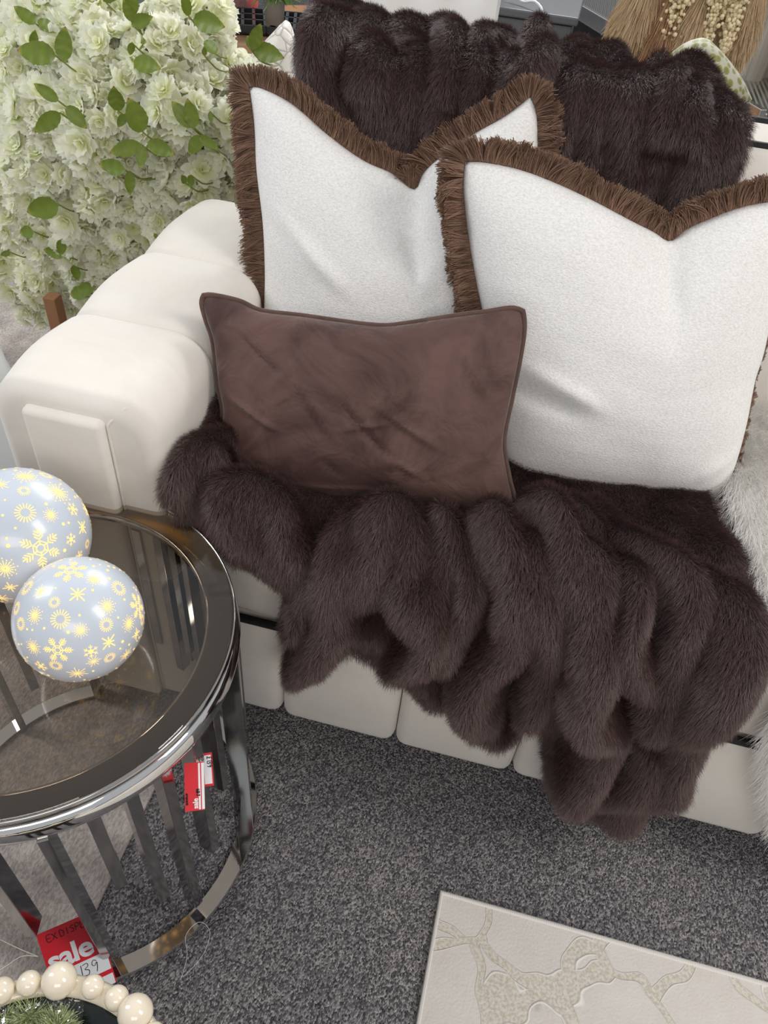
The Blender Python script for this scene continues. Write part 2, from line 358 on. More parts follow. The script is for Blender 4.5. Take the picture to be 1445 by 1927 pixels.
def throw(name, label, prof, outline, ridges, h=.006, base=.012, nhair=200000, hl=.022, mats=('fur_skin', 'fur'), off=.035, edge=.03, comb=.55, seed=1, pxo=True, extra=None, rad=.00026, noise_amp=.006, hk=1.4, wk=.84):
    P, L = profile_param(prof)
    ol = np.array([px_to_st(u, v, prof, off) for u, v in outline]) if pxo else np.array(outline)
    if pxo: ol[:, 0] = np.where(ol[:, 1] < .56, np.maximum(ol[:, 0], -.438), ol[:, 0])
    s0, s1 = ol[:, 0].min()-h, ol[:, 0].max()+h; t0, t1 = max(0, ol[:, 1].min()-h), min(L[-1], ol[:, 1].max()+h)
    ns, nt = int((s1-s0)/h)+2, int((t1-t0)/h)+2
    s = np.linspace(s0, s1, ns); tt = np.linspace(t0, t1, nt); S, T_ = np.meshgrid(s, tt, indexing='ij')
    ins = inside(S, T_, ol); ed = seg_dist(S, T_, np.vstack([ol, ol[:1]]))
    D = np.zeros(S.shape)
    for pts, w_, hh in ridges:
        q = np.array([px_to_st(u, v, prof, .01+hh*hk*.75) for u, v in pts])
        if not pxo: q = np.vstack([q[0]-[0, .14], q])
        q = interp(q, max(8, len(q)*4))
        wob = w_*wk*(1+.10*np.sin(T_*23+S*9+len(pts))+.10*np.sin(T_*51+S*31+w_*900))
        wv_ = .010*np.sin(T_*30+S*7+w_*700); d = seg_dist(S+wv_, T_, q)/wob; hv_ = .86+.20*np.sin(T_*33+S*13+w_*1300)
        D = np.maximum(D, hh*hk*hv_*np.sqrt(np.clip(1-d**2, 0, 1))**.9)
    for _ in range(1):
        Dp = np.pad(D, 1, mode='edge'); D = (Dp[1:-1, 1:-1]*2+Dp[:-2, 1:-1]+Dp[2:, 1:-1]+Dp[1:-1, :-2]+Dp[1:-1, 2:])/6
    nz = vnoise(np.stack([S.ravel(), T_.ravel(), 0*S.ravel()], 1), 28, seed, 2)[:, 0].reshape(S.shape)
    e = np.sqrt(np.clip(1-(1-np.clip(ed/edge, 0, 1))**2, 0, 1))
    if pxo and len(ridges): q = np.clip((T_-.34)/.14, 0, 1); D *= np.where(S > -.36, .35+.65*q*q*(3-2*q), 1)
    D = base*.3+(base*.7+D+noise_amp*(nz+.6))*e
    if extra is not None: D = extra(S, T_, D)
    Y = np.interp(T_, L, P[:, 0]); Z = np.interp(T_, L, P[:, 1])
    TY = np.interp(T_, L, np.gradient(P[:, 0], L)); TZ = np.interp(T_, L, np.gradient(P[:, 1], L)); nn = np.hypot(TY, TZ); TY /= nn; TZ /= nn
    NY, NZ = TZ, -TY
    G = np.stack([S, Y+D*NY, Z+D*NZ], -1)
    dS = np.gradient(G, axis=0); dT = np.gradient(G, axis=1); N = np.cross(dT, dS); N /= np.linalg.norm(N, axis=-1)[..., None]+1e-12
    sg = np.sign((N[..., 1]*NY+N[..., 2]*NZ).mean()); N *= sg
    cell = ins[:-1, :-1] & ins[1:, :-1] & ins[:-1, 1:] & ins[1:, 1:]
    used = np.zeros(S.shape, bool); used[:-1, :-1] |= cell; used[1:, :-1] |= cell; used[:-1, 1:] |= cell; used[1:, 1:] |= cell
    idx = -np.ones(S.shape, int); idx[used] = np.arange(used.sum()); V = G[used]
    I, J = np.nonzero(cell); top = np.stack([idx[I, J], idx[I+1, J], idx[I+1, J+1], idx[I, J+1]], 1)
    if sg*1 > 0: top = top[:, ::-1]
    back = np.stack([S, Y+.002*NY, Z+.002*NZ], -1)[used]; n0 = len(V)
    th = thing(name, label, 'throw', tuple(V.mean(0)*[1, 1, 0]))
    me_v = np.vstack([V, back]); bot = top[:, ::-1]+n0
    from collections import Counter
    ec = Counter()
    for f in top.tolist():
        for a, b_ in zip(f, f[1:]+f[:1]): ec[(a, b_)] += 1
    sides = [(b_, a, a+n0, b_+n0) for (a, b_) in ec if (b_, a) not in ec]
    mesh('fabric_backing', me_v, top.tolist()+bot.tolist()+sides, M[mats[0]], th)
    # strands
    area = (np.linalg.norm(np.cross(G[1:, :-1]-G[:-1, :-1], G[:-1, 1:]-G[:-1, :-1]), axis=-1)*cell).ravel()
    k = rng.choice(len(area), nhair, p=area/area.sum()); i, j = np.unravel_index(k, cell.shape); a, b_ = rng.random(nhair)[:, None], rng.random(nhair)[:, None]
    bl = lambda A: A[i, j]*(1-a)*(1-b_)+A[i+1, j]*a*(1-b_)+A[i, j+1]*(1-a)*b_+A[i+1, j+1]*a*b_
    edv = (ed[i, j]+0*a[:, 0]); R = bl(G); Nn = bl(N); Nn /= np.linalg.norm(Nn, axis=1)[:, None]
    Td = bl(dT); Td /= np.linalg.norm(Td, axis=1)[:, None]+1e-9
    cl = vnoise(R, 160, seed+5, 2); lo = vnoise(R, 22, seed+9, 2)
    rn = rng.normal(size=R.shape)
    dirs = Nn*.8+Td*.55+lo*.16+rn*.13; dirs /= np.linalg.norm(dirs, axis=1)[:, None]
    bend = Td*comb+lo*.15+cl*.16+rn*.10+np.array([0, 0, -.10])
    length = hl*rng.uniform(.7, 1.1, nhair)*(1+.5*np.clip(1-edv/.02, 0, 1))
    hair('fur_pile', R-Nn*.001, dirs, bend, length, M[mats[1]], th, rad, .00006)
    return th
arc = lambda cy, cz, r, a0, a1, n=8: [(cy+r*math.cos(math.radians(a0+(a1-a0)*k/n)), cz+r*math.sin(math.radians(a0+(a1-a0)*k/n))) for k in range(n+1)]
seat_prof = [(1.30, .545), (1.1, .535), (.95, .532), (.80, .528)]+arc(.785, .472, .055, 90, 180)+[(.727, .40), (.725, .3), (.722, .2), (.718, .1), (.715, .012)]
ol_seat = [(388, 690), (350, 810), (318, 830), (288, 915), (300, 955), (385, 1000), (425, 1038), (470, 1085), (540, 1135), (545, 1200), (528, 1270), (545, 1300), (590, 1298), (625, 1265), (655, 1250),
           (710, 1282), (760, 1305), (800, 1325), (838, 1332), (852, 1380), (885, 1415), (935, 1430), (975, 1410), (985, 1378), (1005, 1388), (1025, 1425), (1022, 1500), (1055, 1535), (1110, 1558),
           (1165, 1572), (1225, 1548), (1262, 1515), (1297, 1470), (1300, 1425), (1340, 1385), (1362, 1335), (1408, 1295), (1440, 1210), (1428, 1165), (1418, 1080), (1385, 1000), (1362, 940), (1330, 860), (900, 800), (600, 760)]
R_ = [
 ([(400, 800), (360, 850), (335, 905)], .045, .075), ([(402, 720), (400, 790), (396, 850)], .035, .07),
 ([(395, 720), (392, 790), (388, 850)], .028, .050), ([(340, 850), (318, 900), (335, 950)], .035, .055), ([(380, 880), (370, 930), (395, 985), (430, 1030)], .032, .05),
 ([(415, 1000), (405, 955), (440, 925), (490, 930), (520, 965), (520, 1010), (545, 1060)], .030, .055), ([(440, 990), (480, 1040), (530, 1085), (570, 1110)], .030, .045),
 ([(690, 955), (625, 1000), (595, 1050), (588, 1100), (565, 1150), (562, 1190)], .030, .055),
 ([(735, 960), (718, 1040), (690, 1085), (635, 1110), (612, 1165), (605, 1210), (575, 1250), (560, 1285)], .034, .075),
 ([(715, 975), (750, 958), (785, 985), (775, 1050), (750, 1100), (765, 1140), (800, 1180), (805, 1215), (770, 1250), (740, 1270)], .034, .065),
 ([(690, 1200), (730, 1240), (790, 1280), (830, 1310)], .04, .035),
 ([(835, 970), (860, 1030), (880, 1090), (862, 1150), (850, 1200), (845, 1240)], .028, .050), ([(800, 990), (820, 1060), (815, 1120)], .02, .035),
 ([(930, 970), (945, 1030), (962, 1090), (955, 1150), (965, 1210), (960, 1260), (915, 1290), (885, 1330), (900, 1385), (930, 1405)], .036, .075),
 ([(985, 985), (995, 1050), (1020, 1130), (1045, 1200), (1040, 1255), (1005, 1310), (985, 1345)], .030, .06),
 ([(1020, 930), (1045, 975), (1060, 1030), (1095, 1075), (1122, 1110), (1105, 1165), (1112, 1230), (1132, 1290), (1108, 1340), (1135, 1400), (1110, 1470), (1075, 1515)], .036, .085),
 ([(1085, 935), (1120, 985), (1160, 1035), (1190, 1090), (1200, 1160), (1185, 1215), (1205, 1270), (1228, 1320)], .028, .055),
 ([(1120, 925), (1165, 970), (1215, 1020), (1268, 1070), (1305, 1130), (1285, 1180), (1272, 1240), (1262, 1300), (1240, 1370)], .034, .06),
 ([(1340, 1080), (1395, 1150), (1405, 1205), (1375, 1270), (1335, 1330), (1312, 1400), (1285, 1460), (1225, 1510), (1175, 1550)], .05, .065),
 ([(1290, 960), (1330, 1010), (1385, 1060)], .05, .025), ([(1180, 1430), (1225, 1470), (1280, 1478)], .025, .05), ([(1240, 1440), (1150, 1500), (1120, 1535)], .04, .06)]
def seat_extra(S, T_, D):
    # the throw climbs the inner side of the arm and bunches there
    k = np.clip((-.405-S)/.06, 0, 1); far = np.clip((.52-T_)/.06, 0, 1)
    return D+.05*k*k*(3-2*k)*far
throw('seat_throw', 'dark brown faux fur throw spread over the sofa seat and hanging down its front', seat_prof, ol_seat, R_, nhair=330000, hl=.0135, rad=.00023, extra=seat_extra, seed=3)
back_prof = [(1.30, .50), (1.325, .70), (1.355, .88), (1.365, .93)]+arc(1.425, .937, .055, 180, 90, 8)+[(1.50, .99)]+arc(1.54, .945, .045, 90, 0, 8)+[(1.60, .85), (1.62, .6), (1.62, .45)]
back_prof = back_prof[::-1]
bx = lambda pts: pts
ridB = [
 ([(610, 25), (600, 60), (585, 120), (600, 220), (640, 300)], .055, .055), ([(680, 30), (705, 90), (690, 150), (700, 230), (715, 290)], .048, .035), ([(600, 70), (680, 55), (760, 60)], .03, .03), ([(770, 60), (780, 110), (765, 180), (770, 260), (775, 320)], .042, .028),
 ([(840, 55), (848, 120), (835, 190), (830, 260)], .035, .05), ([(905, 90), (895, 130), (885, 180), (900, 230)], .030, .045), ([(945, 80), (955, 110), (930, 160)], .022, .03),
 ([(1015, 70), (1005, 110), (965, 170), (950, 230)], .032, .055), ([(1085, 100), (1075, 150), (1060, 220), (1055, 300)], .030, .04), ([(1140, 90), (1125, 110), (1115, 180), (1120, 300)], .03, .03), ([(1080, 140), (1150, 160), (1200, 220)], .025, .035), ([(1250, 200), (1290, 230)], .03, .045),
 ([(1165, 115), (1190, 180), (1190, 260), (1180, 340)], .040, .032), ([(1250, 110), (1265, 150), (1245, 220), (1225, 300)], .026, .02), ([(1300, 115), (1315, 170), (1305, 240), (1310, 300), (1290, 380)], .034, .036),
 ([(1345, 205), (1375, 260), (1362, 320), (1375, 370)], .028, .02)]
P_, L_ = profile_param(back_prof); 
# outline in drape coordinates: x along the sofa, second = length over the top from behind
tt_top = L_[len(back_prof)-1]
ol_back = [(-.47, .18), (-.47, .42), (-.47, .50), (-.48, .60), (-.44, .75), (-.40, .98), (.275, .98), (.30, .85), (.285, .72), (.25, .60), (.225, .48), (.205, .42), (.20, .2)]
OUT = 1
throw('back_throw', 'dark brown faux fur throw draped over the top of the sofa back', back_prof, ol_back, ridB, nhair=230000, pxo=False, seed=11, off=.03, noise_amp=.009, hk=1.0, wk=.86, hl=.0125, rad=.00023)
# white throw
ol_w = np.array([px_to_st(u, v, seat_prof, .03) for u, v in [(1395, 800), (1362, 890), (1385, 960), (1420, 1060), (1448, 1140)]])
wl = ol_w.tolist(); sw, tw = wl[-1]
ol_white = wl+[px_to_st(u, v, seat_prof, .03) for u, v in [(1520, 1240), (1475, 1330), (1440, 1395), (1438, 1470), (1460, 1580)]]+[(1.15, .96), (1.2, .02), (wl[0][0], .02)]
throw('white_throw', 'white faux fur throw lying on the seat beside the dark brown one', seat_prof, ol_white, [], nhair=110000, mats=('wfur_skin', 'wfur'), pxo=False, seed=21, base=.025, hl=.024, comb=.5, noise_amp=.006, rad=.0003)
# ------------------------------------------------------------------ cushions
def pillow(name, label, O, lean, yaw, T, edges, mat, fringe=0, piping=None, notch=None, back_off=.8, n=72, creases=(), seed=0, back_edges=True):
    O = np.array(O, float)
    V_ = np.array([0, math.sin(lean), math.cos(lean)]); U_ = np.array([math.cos(yaw), math.sin(yaw), 0])
    V_ = _nrm(V_-U_*(V_@U_)); N_ = np.cross(U_, V_); N_ = N_ if N_[1] < 0 else -N_
    def loc(p):
        r = ray(*p); tt = ((O-CAM)@N_)/(r@N_); q = CAM+r*tt-O; return np.array([q@U_, q@V_])
    E_ = {k: interp([loc(p) for p in v], n) for k, v in edges.items()}   # bottom/top left->right, left/right bottom->top
    u = np.linspace(0, 1, n)[:, None, None]; v = np.linspace(0, 1, n)[None, :, None]
    bo, to, le, ri = E_['bottom'][:, None], E_['top'][:, None], E_['left'][None], E_['right'][None]
    c00, c10, c01, c11 = E_['bottom'][0], E_['bottom'][-1], E_['top'][0], E_['top'][-1]
    Q = (1-v)*bo+v*to+(1-u)*le+u*ri-((1-u)*(1-v)*c00+u*(1-v)*c10+(1-u)*v*c01+u*v*c11)
    uu = np.linspace(0, 1, n)[:, None]; vv = np.linspace(0, 1, n)[None, :]
    a = 1-np.abs(2*uu-1)**2.6; c = 1-np.abs(2*vv-1)**2.6
    th = T*(np.clip(a*c, 0, 1))**.55
    if notch:
        nu, depth, wd, dn = notch
        th = th*(1-depth*np.exp(-((uu-nu-(1-vv)*.03)/(wd*(1+.8*(1-vv))))**2)*np.clip((vv-(1-dn))/dn, 0, 1)**1.3)
    W = np.zeros((n, n))
    for (x0, y0, x1, y1, wd, h) in creases:
        e = np.array([x1-x0, y1-y0]); q = np.clip(((uu-x0)*e[0]+(vv-y0)*e[1])/(e@e), 0, 1)
        d = np.hypot(uu-x0-q*e[0], vv-y0-q*e[1]); W += h*np.exp(-(d/wd)**2)*np.sin(PI*np.clip(q, .02, .98))**.5
    nz = vnoise(np.stack([np.broadcast_to(uu, (n, n)).ravel(), np.broadcast_to(vv, (n, n)).ravel(), np.zeros(n*n)], 1), 9, seed, 3)[:, 0].reshape(n, n)
    rim = np.clip(np.minimum(np.minimum(uu, 1-uu), np.minimum(vv, 1-vv))/.06, 0, 1)
    Fd = th+(W+nz*.0035)*rim; Bd = -th*back_off
    w3 = lambda q, d: O+q[..., :1]*U_+q[..., 1:2]*V_+d[..., None]*N_
    A = w3(Q, Fd).reshape(-1, 3); B = w3(Q, Bd).reshape(-1, 3)
    idx = lambda i, j: i*n+j; Fc = []
    border = lambda i, j: i in (0, n-1) or j in (0, n-1)
    bi = {}; V = list(A)
    for i in range(n):
        for j in range(n):
            if border(i, j): bi[(i, j)] = idx(i, j)
            else: bi[(i, j)] = len(V); V.append(B[idx(i, j)])
    for i in range(n-1):
        for j in range(n-1):
            Fc.append((idx(i, j), idx(i+1, j), idx(i+1, j+1), idx(i, j+1)))
            Fc.append((bi[(i, j)], bi[(i, j+1)], bi[(i+1, j+1)], bi[(i+1, j)]))
    tg = thing(name, label, 'cushion', tuple(O)); mesh('cushion_cover', V, Fc, mat, tg)
    loop = np.vstack([E_['bottom'][:-1], E_['right'][:-1], E_['top'][::-1][:-1], E_['left'][::-1][:-1]])
    L3 = O+loop[:, :1]*U_+loop[:, 1:]*V_
    if piping:
        MB().tube(L3, .0042, 8, True).build('piping', piping, tg)
    if fringe:
        MB().tube(L3+N_*-.003, .0035, 6, True).build('fringe_tape', M['fringe_tape'], tg)
        m = len(loop); cen = loop.mean(0)
        dl = np.roll(loop, -1, 0)-np.roll(loop, 1, 0); nr = np.stack([dl[:, 1], -dl[:, 0]], 1); nr /= np.linalg.norm(nr, axis=1)[:, None]+1e-9
        for _ in range(3): nr = nr+np.roll(nr, 1, 0)+np.roll(nr, -1, 0); nr /= np.linalg.norm(nr, axis=1)[:, None]
        K = int(30000); sl = np.linalg.norm(np.roll(loop, -1, 0)-loop, axis=1); cs = np.concatenate([[0], np.cumsum(sl)])
        q = rng.random(K)*cs[-1]; f = np.interp(q, cs, np.arange(m+1)); i0 = np.floor(f).astype(int) % m; i1 = (i0+1) % m; fr = (f-np.floor(f))[:, None]
        p = loop[i0]*(1-fr)+loop[i1]*fr; d2 = nr[i0]*(1-fr)+nr[i1]*fr; tn = np.stack([-d2[:, 1], d2[:, 0]], 1)
        qc = np.stack([q, 0*q, 0*q], 1); cl = vnoise(qc, 220, seed+3, 2); lo = vnoise(qc, 40, seed+4, 2)
        lay = rng.uniform(-1, 1, K)
        tw = .0055; jit = vnoise(qc, 60, seed+6, 1)[:, 0]*.6; ti = np.floor(q/tw+jit).astype(int)+400+1000*(lay > 0); rt2 = np.random.default_rng(seed+40).normal(size=(4000, 3)); tj = rt2[ti % 4000]
        toc = ((np.floor(q/tw+jit)+.5-jit)*tw-q)[:, None]
        to3 = lambda z2: z2[:, :1]*U_+z2[:, 1:]*V_
        dirs = to3(d2)+N_*(lay*.28+.05)[:, None]+to3(tn)*(lo[:, :1]*.45+tj[:, :1]*.11+rng.normal(size=(K, 1))*.12)+N_*(tj[:, 1:2]*.15)
        bk = (i0 < 2*(n-1))[:, None] if back_edges else np.zeros((K, 1)); dirs = np.where(bk, dirs*.4-N_*.8, dirs)
        dirs /= np.linalg.norm(dirs, axis=1)[:, None]
        bend = to3(tn)*(lo[:, 1:2]*.3+tj[:, 2:3]*.14+rng.normal(size=(K, 1))*.05)+to3(tn)*toc/fringe*.5+N_*(lay*.15+cl[:, 2]*.25)[:, None]+np.array([0, 0, -.10])
        hair('fringe', O+to3(p)+N_*(lay*.004-.002)[:, None], dirs, bend, fringe*rng.uniform(.8, 1.05, K)*(1+.08*tj[:, 0]), M['fringe'], tg, .00055, .00045, 6)
    return tg
R_edges = dict(top=[(874, 303), (912, 305), (979, 319), (1050, 346), (1112, 375), (1184, 413), (1229, 435), (1260, 453), (1291, 431), (1336, 411), (1389, 391), (1443, 380), (1498, 374)],
    left=[(962, 908), (945, 840), (926, 720), (909, 600), (896, 534), (885, 471), (876, 409), (871, 350), (874, 303)],
    bottom=[(962, 908), (1068, 914), (1202, 924), (1313, 938), (1362, 938)], right=[(1362, 938), (1376, 895), (1388, 855), (1404, 788), (1419, 712), (1437, 654), (1466, 520), (1494, 430), (1498, 374)])
pillow('fringed_cushion', 'white cushion with brown fringe beside the brown velvet one, its right bottom corner visible', (.16, 1.03, .545), math.radians(24), math.radians(9), .085, R_edges, M['boucle'], .036, None, (.60, .55, .13, .42), seed=4,
    creases=[(.10, .42, .38, .34, .030, .010), (.05, .34, .30, .30, .03, -.008), (.6, .95, .66, .72, .03, -.008), (.97, .2, .80, .10, .03, .006)])['label'] = 'larger white cushion with brown fringe, standing in front of the other fringed one'
L_edges = dict(top=[(468, 164), (491, 165), (551, 196), (619, 255), (683, 301), (738, 326), (779, 356), (797, 324), (839, 287), (893, 251), (948, 219), (998, 181)],
    left=[(500, 770), (498, 680), (497, 582), (498, 511), (494, 420), (482, 319), (478, 237), (468, 164)],
    bottom=[(500, 770), (650, 790), (820, 800), (985, 800)], right=[(985, 800), (1000, 650), (1012, 500), (1015, 400), (1013, 292), (1010, 215), (998, 181)])
pillow('fringed_cushion', 'white cushion with brown fringe and a deep top notch, tucked behind the other two cushions', (-.27, 1.10, .545), math.radians(24), math.radians(-2), .075, L_edges, M['boucle'], .036, None, (.56, .65, .12, .45), seed=8, back_edges=False,
    creases=[(.06, .66, .36, .50, .035, .007), (.56, .80, .62, .62, .03, -.010)])
B_edges = dict(top=[(383, 556), (402, 556), (451, 567), (492, 585), (566, 594), (643, 605), (716, 613), (771, 608), (840, 597), (908, 588), (962, 580), (984, 586)],
    left=[(406, 905), (400, 880), (408, 840), (419, 777), (410, 722), (401, 644), (388, 603), (380, 572), (383, 556)],
    bottom=[(406, 905), (474, 927), (543, 939), (634, 943), (725, 944), (817, 957), (908, 970), (960, 968)], right=[(960, 968), (966, 935), (958, 900), (948, 831), (963, 749), (977, 681), (986, 621), (984, 586)])
cr = [(.30, .70, .42, .40, .012, .004), (.42, .62, .62, .30, .012, -.005), (.55, .60, .78, .36, .012, .004), (.05, .5, .22, .42, .015, .005), (.38, .30, .45, .18, .01, -.003), (.62, .30, .72, .20, .01, .003), (.80, .85, .92, .6, .012, .004),
      (.12, .85, .25, .7, .012, -.004), (.45, .45, .60, .50, .012, .004), (.3, .12, .6, .1, .015, .003)]
pillow('velvet_cushion', 'small brown velvet lumbar cushion with piped edge lying against the white cushions', (-.17, .87, .548), math.radians(27), math.radians(6), .055, B_edges, M['brown'], 0, M['brown_pipe'], None, seed=5, creases=[(a, b_, c, d, w_*.85, h*1.9) for a, b_, c, d, w_, h in cr])
# ------------------------------------------------------------------ side table
TC = (-.516, .489)
tb = thing('side_table', 'round chrome side table with smoked glass top and slatted sides', 'table', (TC[0], TC[1], 0))
autosmooth(MB().lathe([(0, .528), (.2525, .528), (.2545, .5295), (.2545, .5345), (.2525, .536), (0, .536)], (TC[0], TC[1], 0), 128).build('glass_top', M['glass'], tb))
MB().lathe([(.2215, .520), (.248, .520), (.2545, .520), (.2570, .5225), (.2585, .530), (.2570, .536), (.2550, .5365), (.2550, .526), (.2215, .526)], (TC[0], TC[1], 0), 128, closed_prof=True).build('top_rim', M['chrome_dark'], tb)
MB().lathe([(.249, .487), (.258, .487), (.2610, .492), (.2615, .500), (.2595, .508), (.2565, .5195), (.249, .5195)], (TC[0], TC[1], 0), 128, closed_prof=True).build('chrome_band', M['chrome'], tb)
MB().lathe([(.2185, .512), (.2215, .512), (.2215, .5262), (.2185, .5262)], (TC[0], TC[1], 0), 128, closed_prof=True).build('inner_ring', M['chrome'], tb)
def ring_arc(a0, a1):
    autosmooth(MB().lathe([(.240, .004), (.266, .004), (.268, .007), (.268, .011), (.266, .014), (.240, .014)], (TC[0], TC[1]-.006, 0), 48, math.radians(a0), math.radians(a1), True).build('base_ring', M['chrome'], tb))
for a0, a1 in ((-58.5, 50), (118, 229)): ring_arc(a0, a1)
def slat(a, zend, w_=.015, d=.026, name='slat'):
    q = math.radians(a); R3 = Matrix.Rotation(q, 3, 'Z'); r = .2455
    MB().box((TC[0]+r*math.cos(q), TC[1]+r*math.sin(q)-.003*(zend < .03), (zend+.488)/2), (d, w_, .488-zend), R3, .0008).build(name, M['slat'], tb, False)
for a, z in ((-46, .285), (-36, .17), (-26, .055), (-15, .165), (-5.5, .29), (26, .22), (36, .10), (62, .20), (68.5, .20), (75.5, .145), (85, .20), (133, .22), (143.5, .10), (165, .10), (176, .22), (187, .28), (198, .2), (209, .1), (240, .15), (255, .25), (270, .3), (285, .2)):
    slat(a, z)
for a in (-57.5, 15, 49, 119.5, 154, 228): slat(a, .012, .012, .030, 'leg')
# ------------------------------------------------------------------ glass globes
def m_globe():
    t = NT('frosted_globe'); t.set(Base_Color=srgb(184, 198, 214), Roughness=.3, Specular_IOR_Level=.7, Coat_Weight=.3, Emission_Color=srgb(255, 225, 190), Emission_Strength=.10)
    co = t.coords(); n = t.noise(co, 3, 1)
    return t.m
M['globe'] = m_globe()
M['glow'] = simple('warm_glow', srgb(255, 214, 130), .5, 0, .3, Emission_Color=srgb(255, 206, 120), Emission_Strength=.85)
def strokes(kind):
    """polylines in the unit disc with a stroke half width"""
    S = []; P = lambda r, a: (r*math.cos(a), r*math.sin(a))
    if kind == 'flake':
        for k in range(6):
            a = k*PI/3; S.append(([P(.18, a), P(1, a)], .026))
            for r, l in ((.45, .24), (.6, .26), (.76, .20)):
                for sg in (-1, 1): x, y = P(r, a); S.append(([(x, y), (x+l*math.cos(a+sg*.9), y+l*math.sin(a+sg*.9))], .026))
            S.append(([P(.22, a), P(.22, a+PI/3)], .022)); S.append(([P(.38, a), P(.38, a+PI/3)], .022))
    elif kind == 'burst':
        for k in range(16):
            a = k*PI/8; S.append(([P(.1, a), P(.62 if k % 2 else .78, a)], .032)); x, y = P(.80 if k % 2 else 1, a); S.append(([(x-.02, y), (x+.02, y)], .045))
    elif kind == 'ring':
        for k in range(18): a = k*PI/9; S.append(([P(.48, a), P(.95, a)], .04))
    elif kind == 'flower':
        for k in range(8): a = k*PI/4; S.append(([P(.12, a), P(.95 if k % 2 == 0 else .6, a)], .06))
    elif kind == 'small':
        for k in range(6):
            a = k*PI/3; S.append(([P(0, a), P(1, a)], .045))
            for sg in (-1, 1): x, y = P(.6, a); S.append(([(x, y), (x+.3*math.cos(a+sg*.9), y+.3*math.sin(a+sg*.9))], .04))
        S.append(([P(.3, k*PI/3) for k in range(7)], .05))
    elif kind == 'star':
        for k in range(12): a = k*PI/6; S.append(([P(.05, a), P(1 if k % 2 == 0 else .7, a)], .03))
    elif kind == 'dot': S.append(([(-.01, 0), (.01, 0)], 1))
    return S
def globe(name, label, c, r, decals, seed):
    c = np.array(c); th = thing(name, label, 'lamp', tuple(c-[0, 0, r])); 
    MB().sphere(c, r, 96).build('globe', M['globe'], th)
    mb = MB(); rg = random.Random(seed)
    def place(d, kind, size, rot):
        d = _nrm(np.array(d)); u = _nrm(np.cross(d, [.3, .2, .9])); w = np.cross(d, u)
        for pts, hw in strokes(kind):
            for p, q in zip(pts[:-1], pts[1:]):
                p = np.array(p); q = np.array(q); L = np.linalg.norm(q-p); e = (q-p)/L; nn = np.array([-e[1], e[0]]); m = max(1, int(L*size/.25/r*1.0)+1); poly = []
                for k in range(7): a = PI/2+PI*k/6; poly.append(p+hw*(math.cos(a)*e+math.sin(a)*nn))
                for k in range(7): a = -PI/2+PI*k/6; poly.append(q+hw*(math.cos(a)*e+math.sin(a)*nn))
                V = []
                for x, y in poly:
                    x, y = (x*math.cos(rot)-y*math.sin(rot))*size, (x*math.sin(rot)+y*math.cos(rot))*size
                    V.append(c+(r+.00035)*_nrm(d+(x*u+y*w)/r))
                mb.add(V, [tuple(range(len(V)))])
    used = []
    vdir = _nrm(CAM-c); rr = _nrm(VR-vdir*(VR@vdir)); uu = np.cross(vdir, rr)
    for x, y, s, k in decals:
        z = math.sqrt(max(.02, 1-x*x-y*y)); d = rr*x+uu*y+vdir*z; place(d, k, s*r, rg.uniform(0, 6)); used.append((_nrm(d), s))
    kinds = ['flake', 'burst', 'ring', 'flower', 'small', 'star', 'burst', 'ring']; tries = 0
    while tries < 700:
        tries += 1; d = _nrm(np.array([rg.gauss(0, 1) for _ in range(3)])); k = rg.choice(kinds); s = {'flake': .22, 'burst': .15, 'ring': .13, 'flower': .13, 'small': .10, 'star': .14}[k]*rg.uniform(.8, 1.1)
        if tries < 350 and d@vdir > -.05: continue
        if tries >= 350: k = 'dot'; s = rg.uniform(.014, .026)
        if all(math.acos(max(-1, min(1, d@e))) > s+s2+.035 for e, s2 in used): place(d, k, s*r, rg.uniform(0, 6)); used.append((d, s))
    mb.build('snowflake_print', M['glow'], th, False); return th
zc = lambda u, v, s, k, c, R: ((u-c[0])/R, (c[1]-v)/R, s/R, k)
sm = [(340, 1090, 80, 'flake'), (380, 655, 92, 'flake'), (752, 850, 84, 'flake'), (505, 705, 46, 'burst'), (235, 775, 45, 'star'), (215, 905, 50, 'burst'), (580, 855, 52, 'burst'), (450, 985, 42, 'burst'), (215, 1075, 48, 'burst'), (702, 950, 50, 'burst'),
      (345, 925, 54, 'ring'), (640, 750, 50, 'ring'), (310, 835, 33, 'ring'), (580, 955, 41, 'ring'), (145, 950, 38, 'ring'), (333, 1175, 38, 'ring'), (610, 1138, 36, 'ring'), (162, 752, 48, 'ring'), (783, 930, 34, 'ring'), (425, 790, 54, 'flower'), (598, 1050, 50, 'flower'),
      (525, 1155, 42, 'star'), (750, 1010, 42, 'flower'), (115, 865, 40, 'ring'), (508, 1100, 40, 'small'), (257, 1180, 40, 'small'), (445, 1222, 58, 'star'), (700, 1125, 50, 'star')]
zs = globe('snowflake_globe', 'smaller frosted glass ball light with glowing gold snowflakes, resting in front of the bigger ball', (-.421, .471, .536+.0725), .0725, [zc(*a, (442, 922), 362) for a in sm], 3)
lg = [(207, 525, 112, 'flake'), (295, 215, 76, 'burst'), (255, 345, 42, 'burst'), (38, 632, 62, 'burst'), (130, 130, 66, 'burst'), (130, 335, 56, 'ring'), (122, 215, 34, 'ring'), (456, 505, 30, 'ring'), (425, 410, 50, 'flower'), (62, 735, 42, 'flower'), (372, 308, 42, 'small'), (362, 478, 36, 'small'),
      (450, 305, 46, 'small'), (410, 570, 32, 'small'), (18, 800, 56, 'star'), (5, 185, 52, 'star'), (235, 115, 40, 'ring')]
globe('snowflake_globe', 'bigger frosted glass ball light with gold snowflakes, behind the smaller ball on the glass', (-.549, .559, .536+.085), .085, [zc(*a, (105, 455), 388) for a in lg], 9)
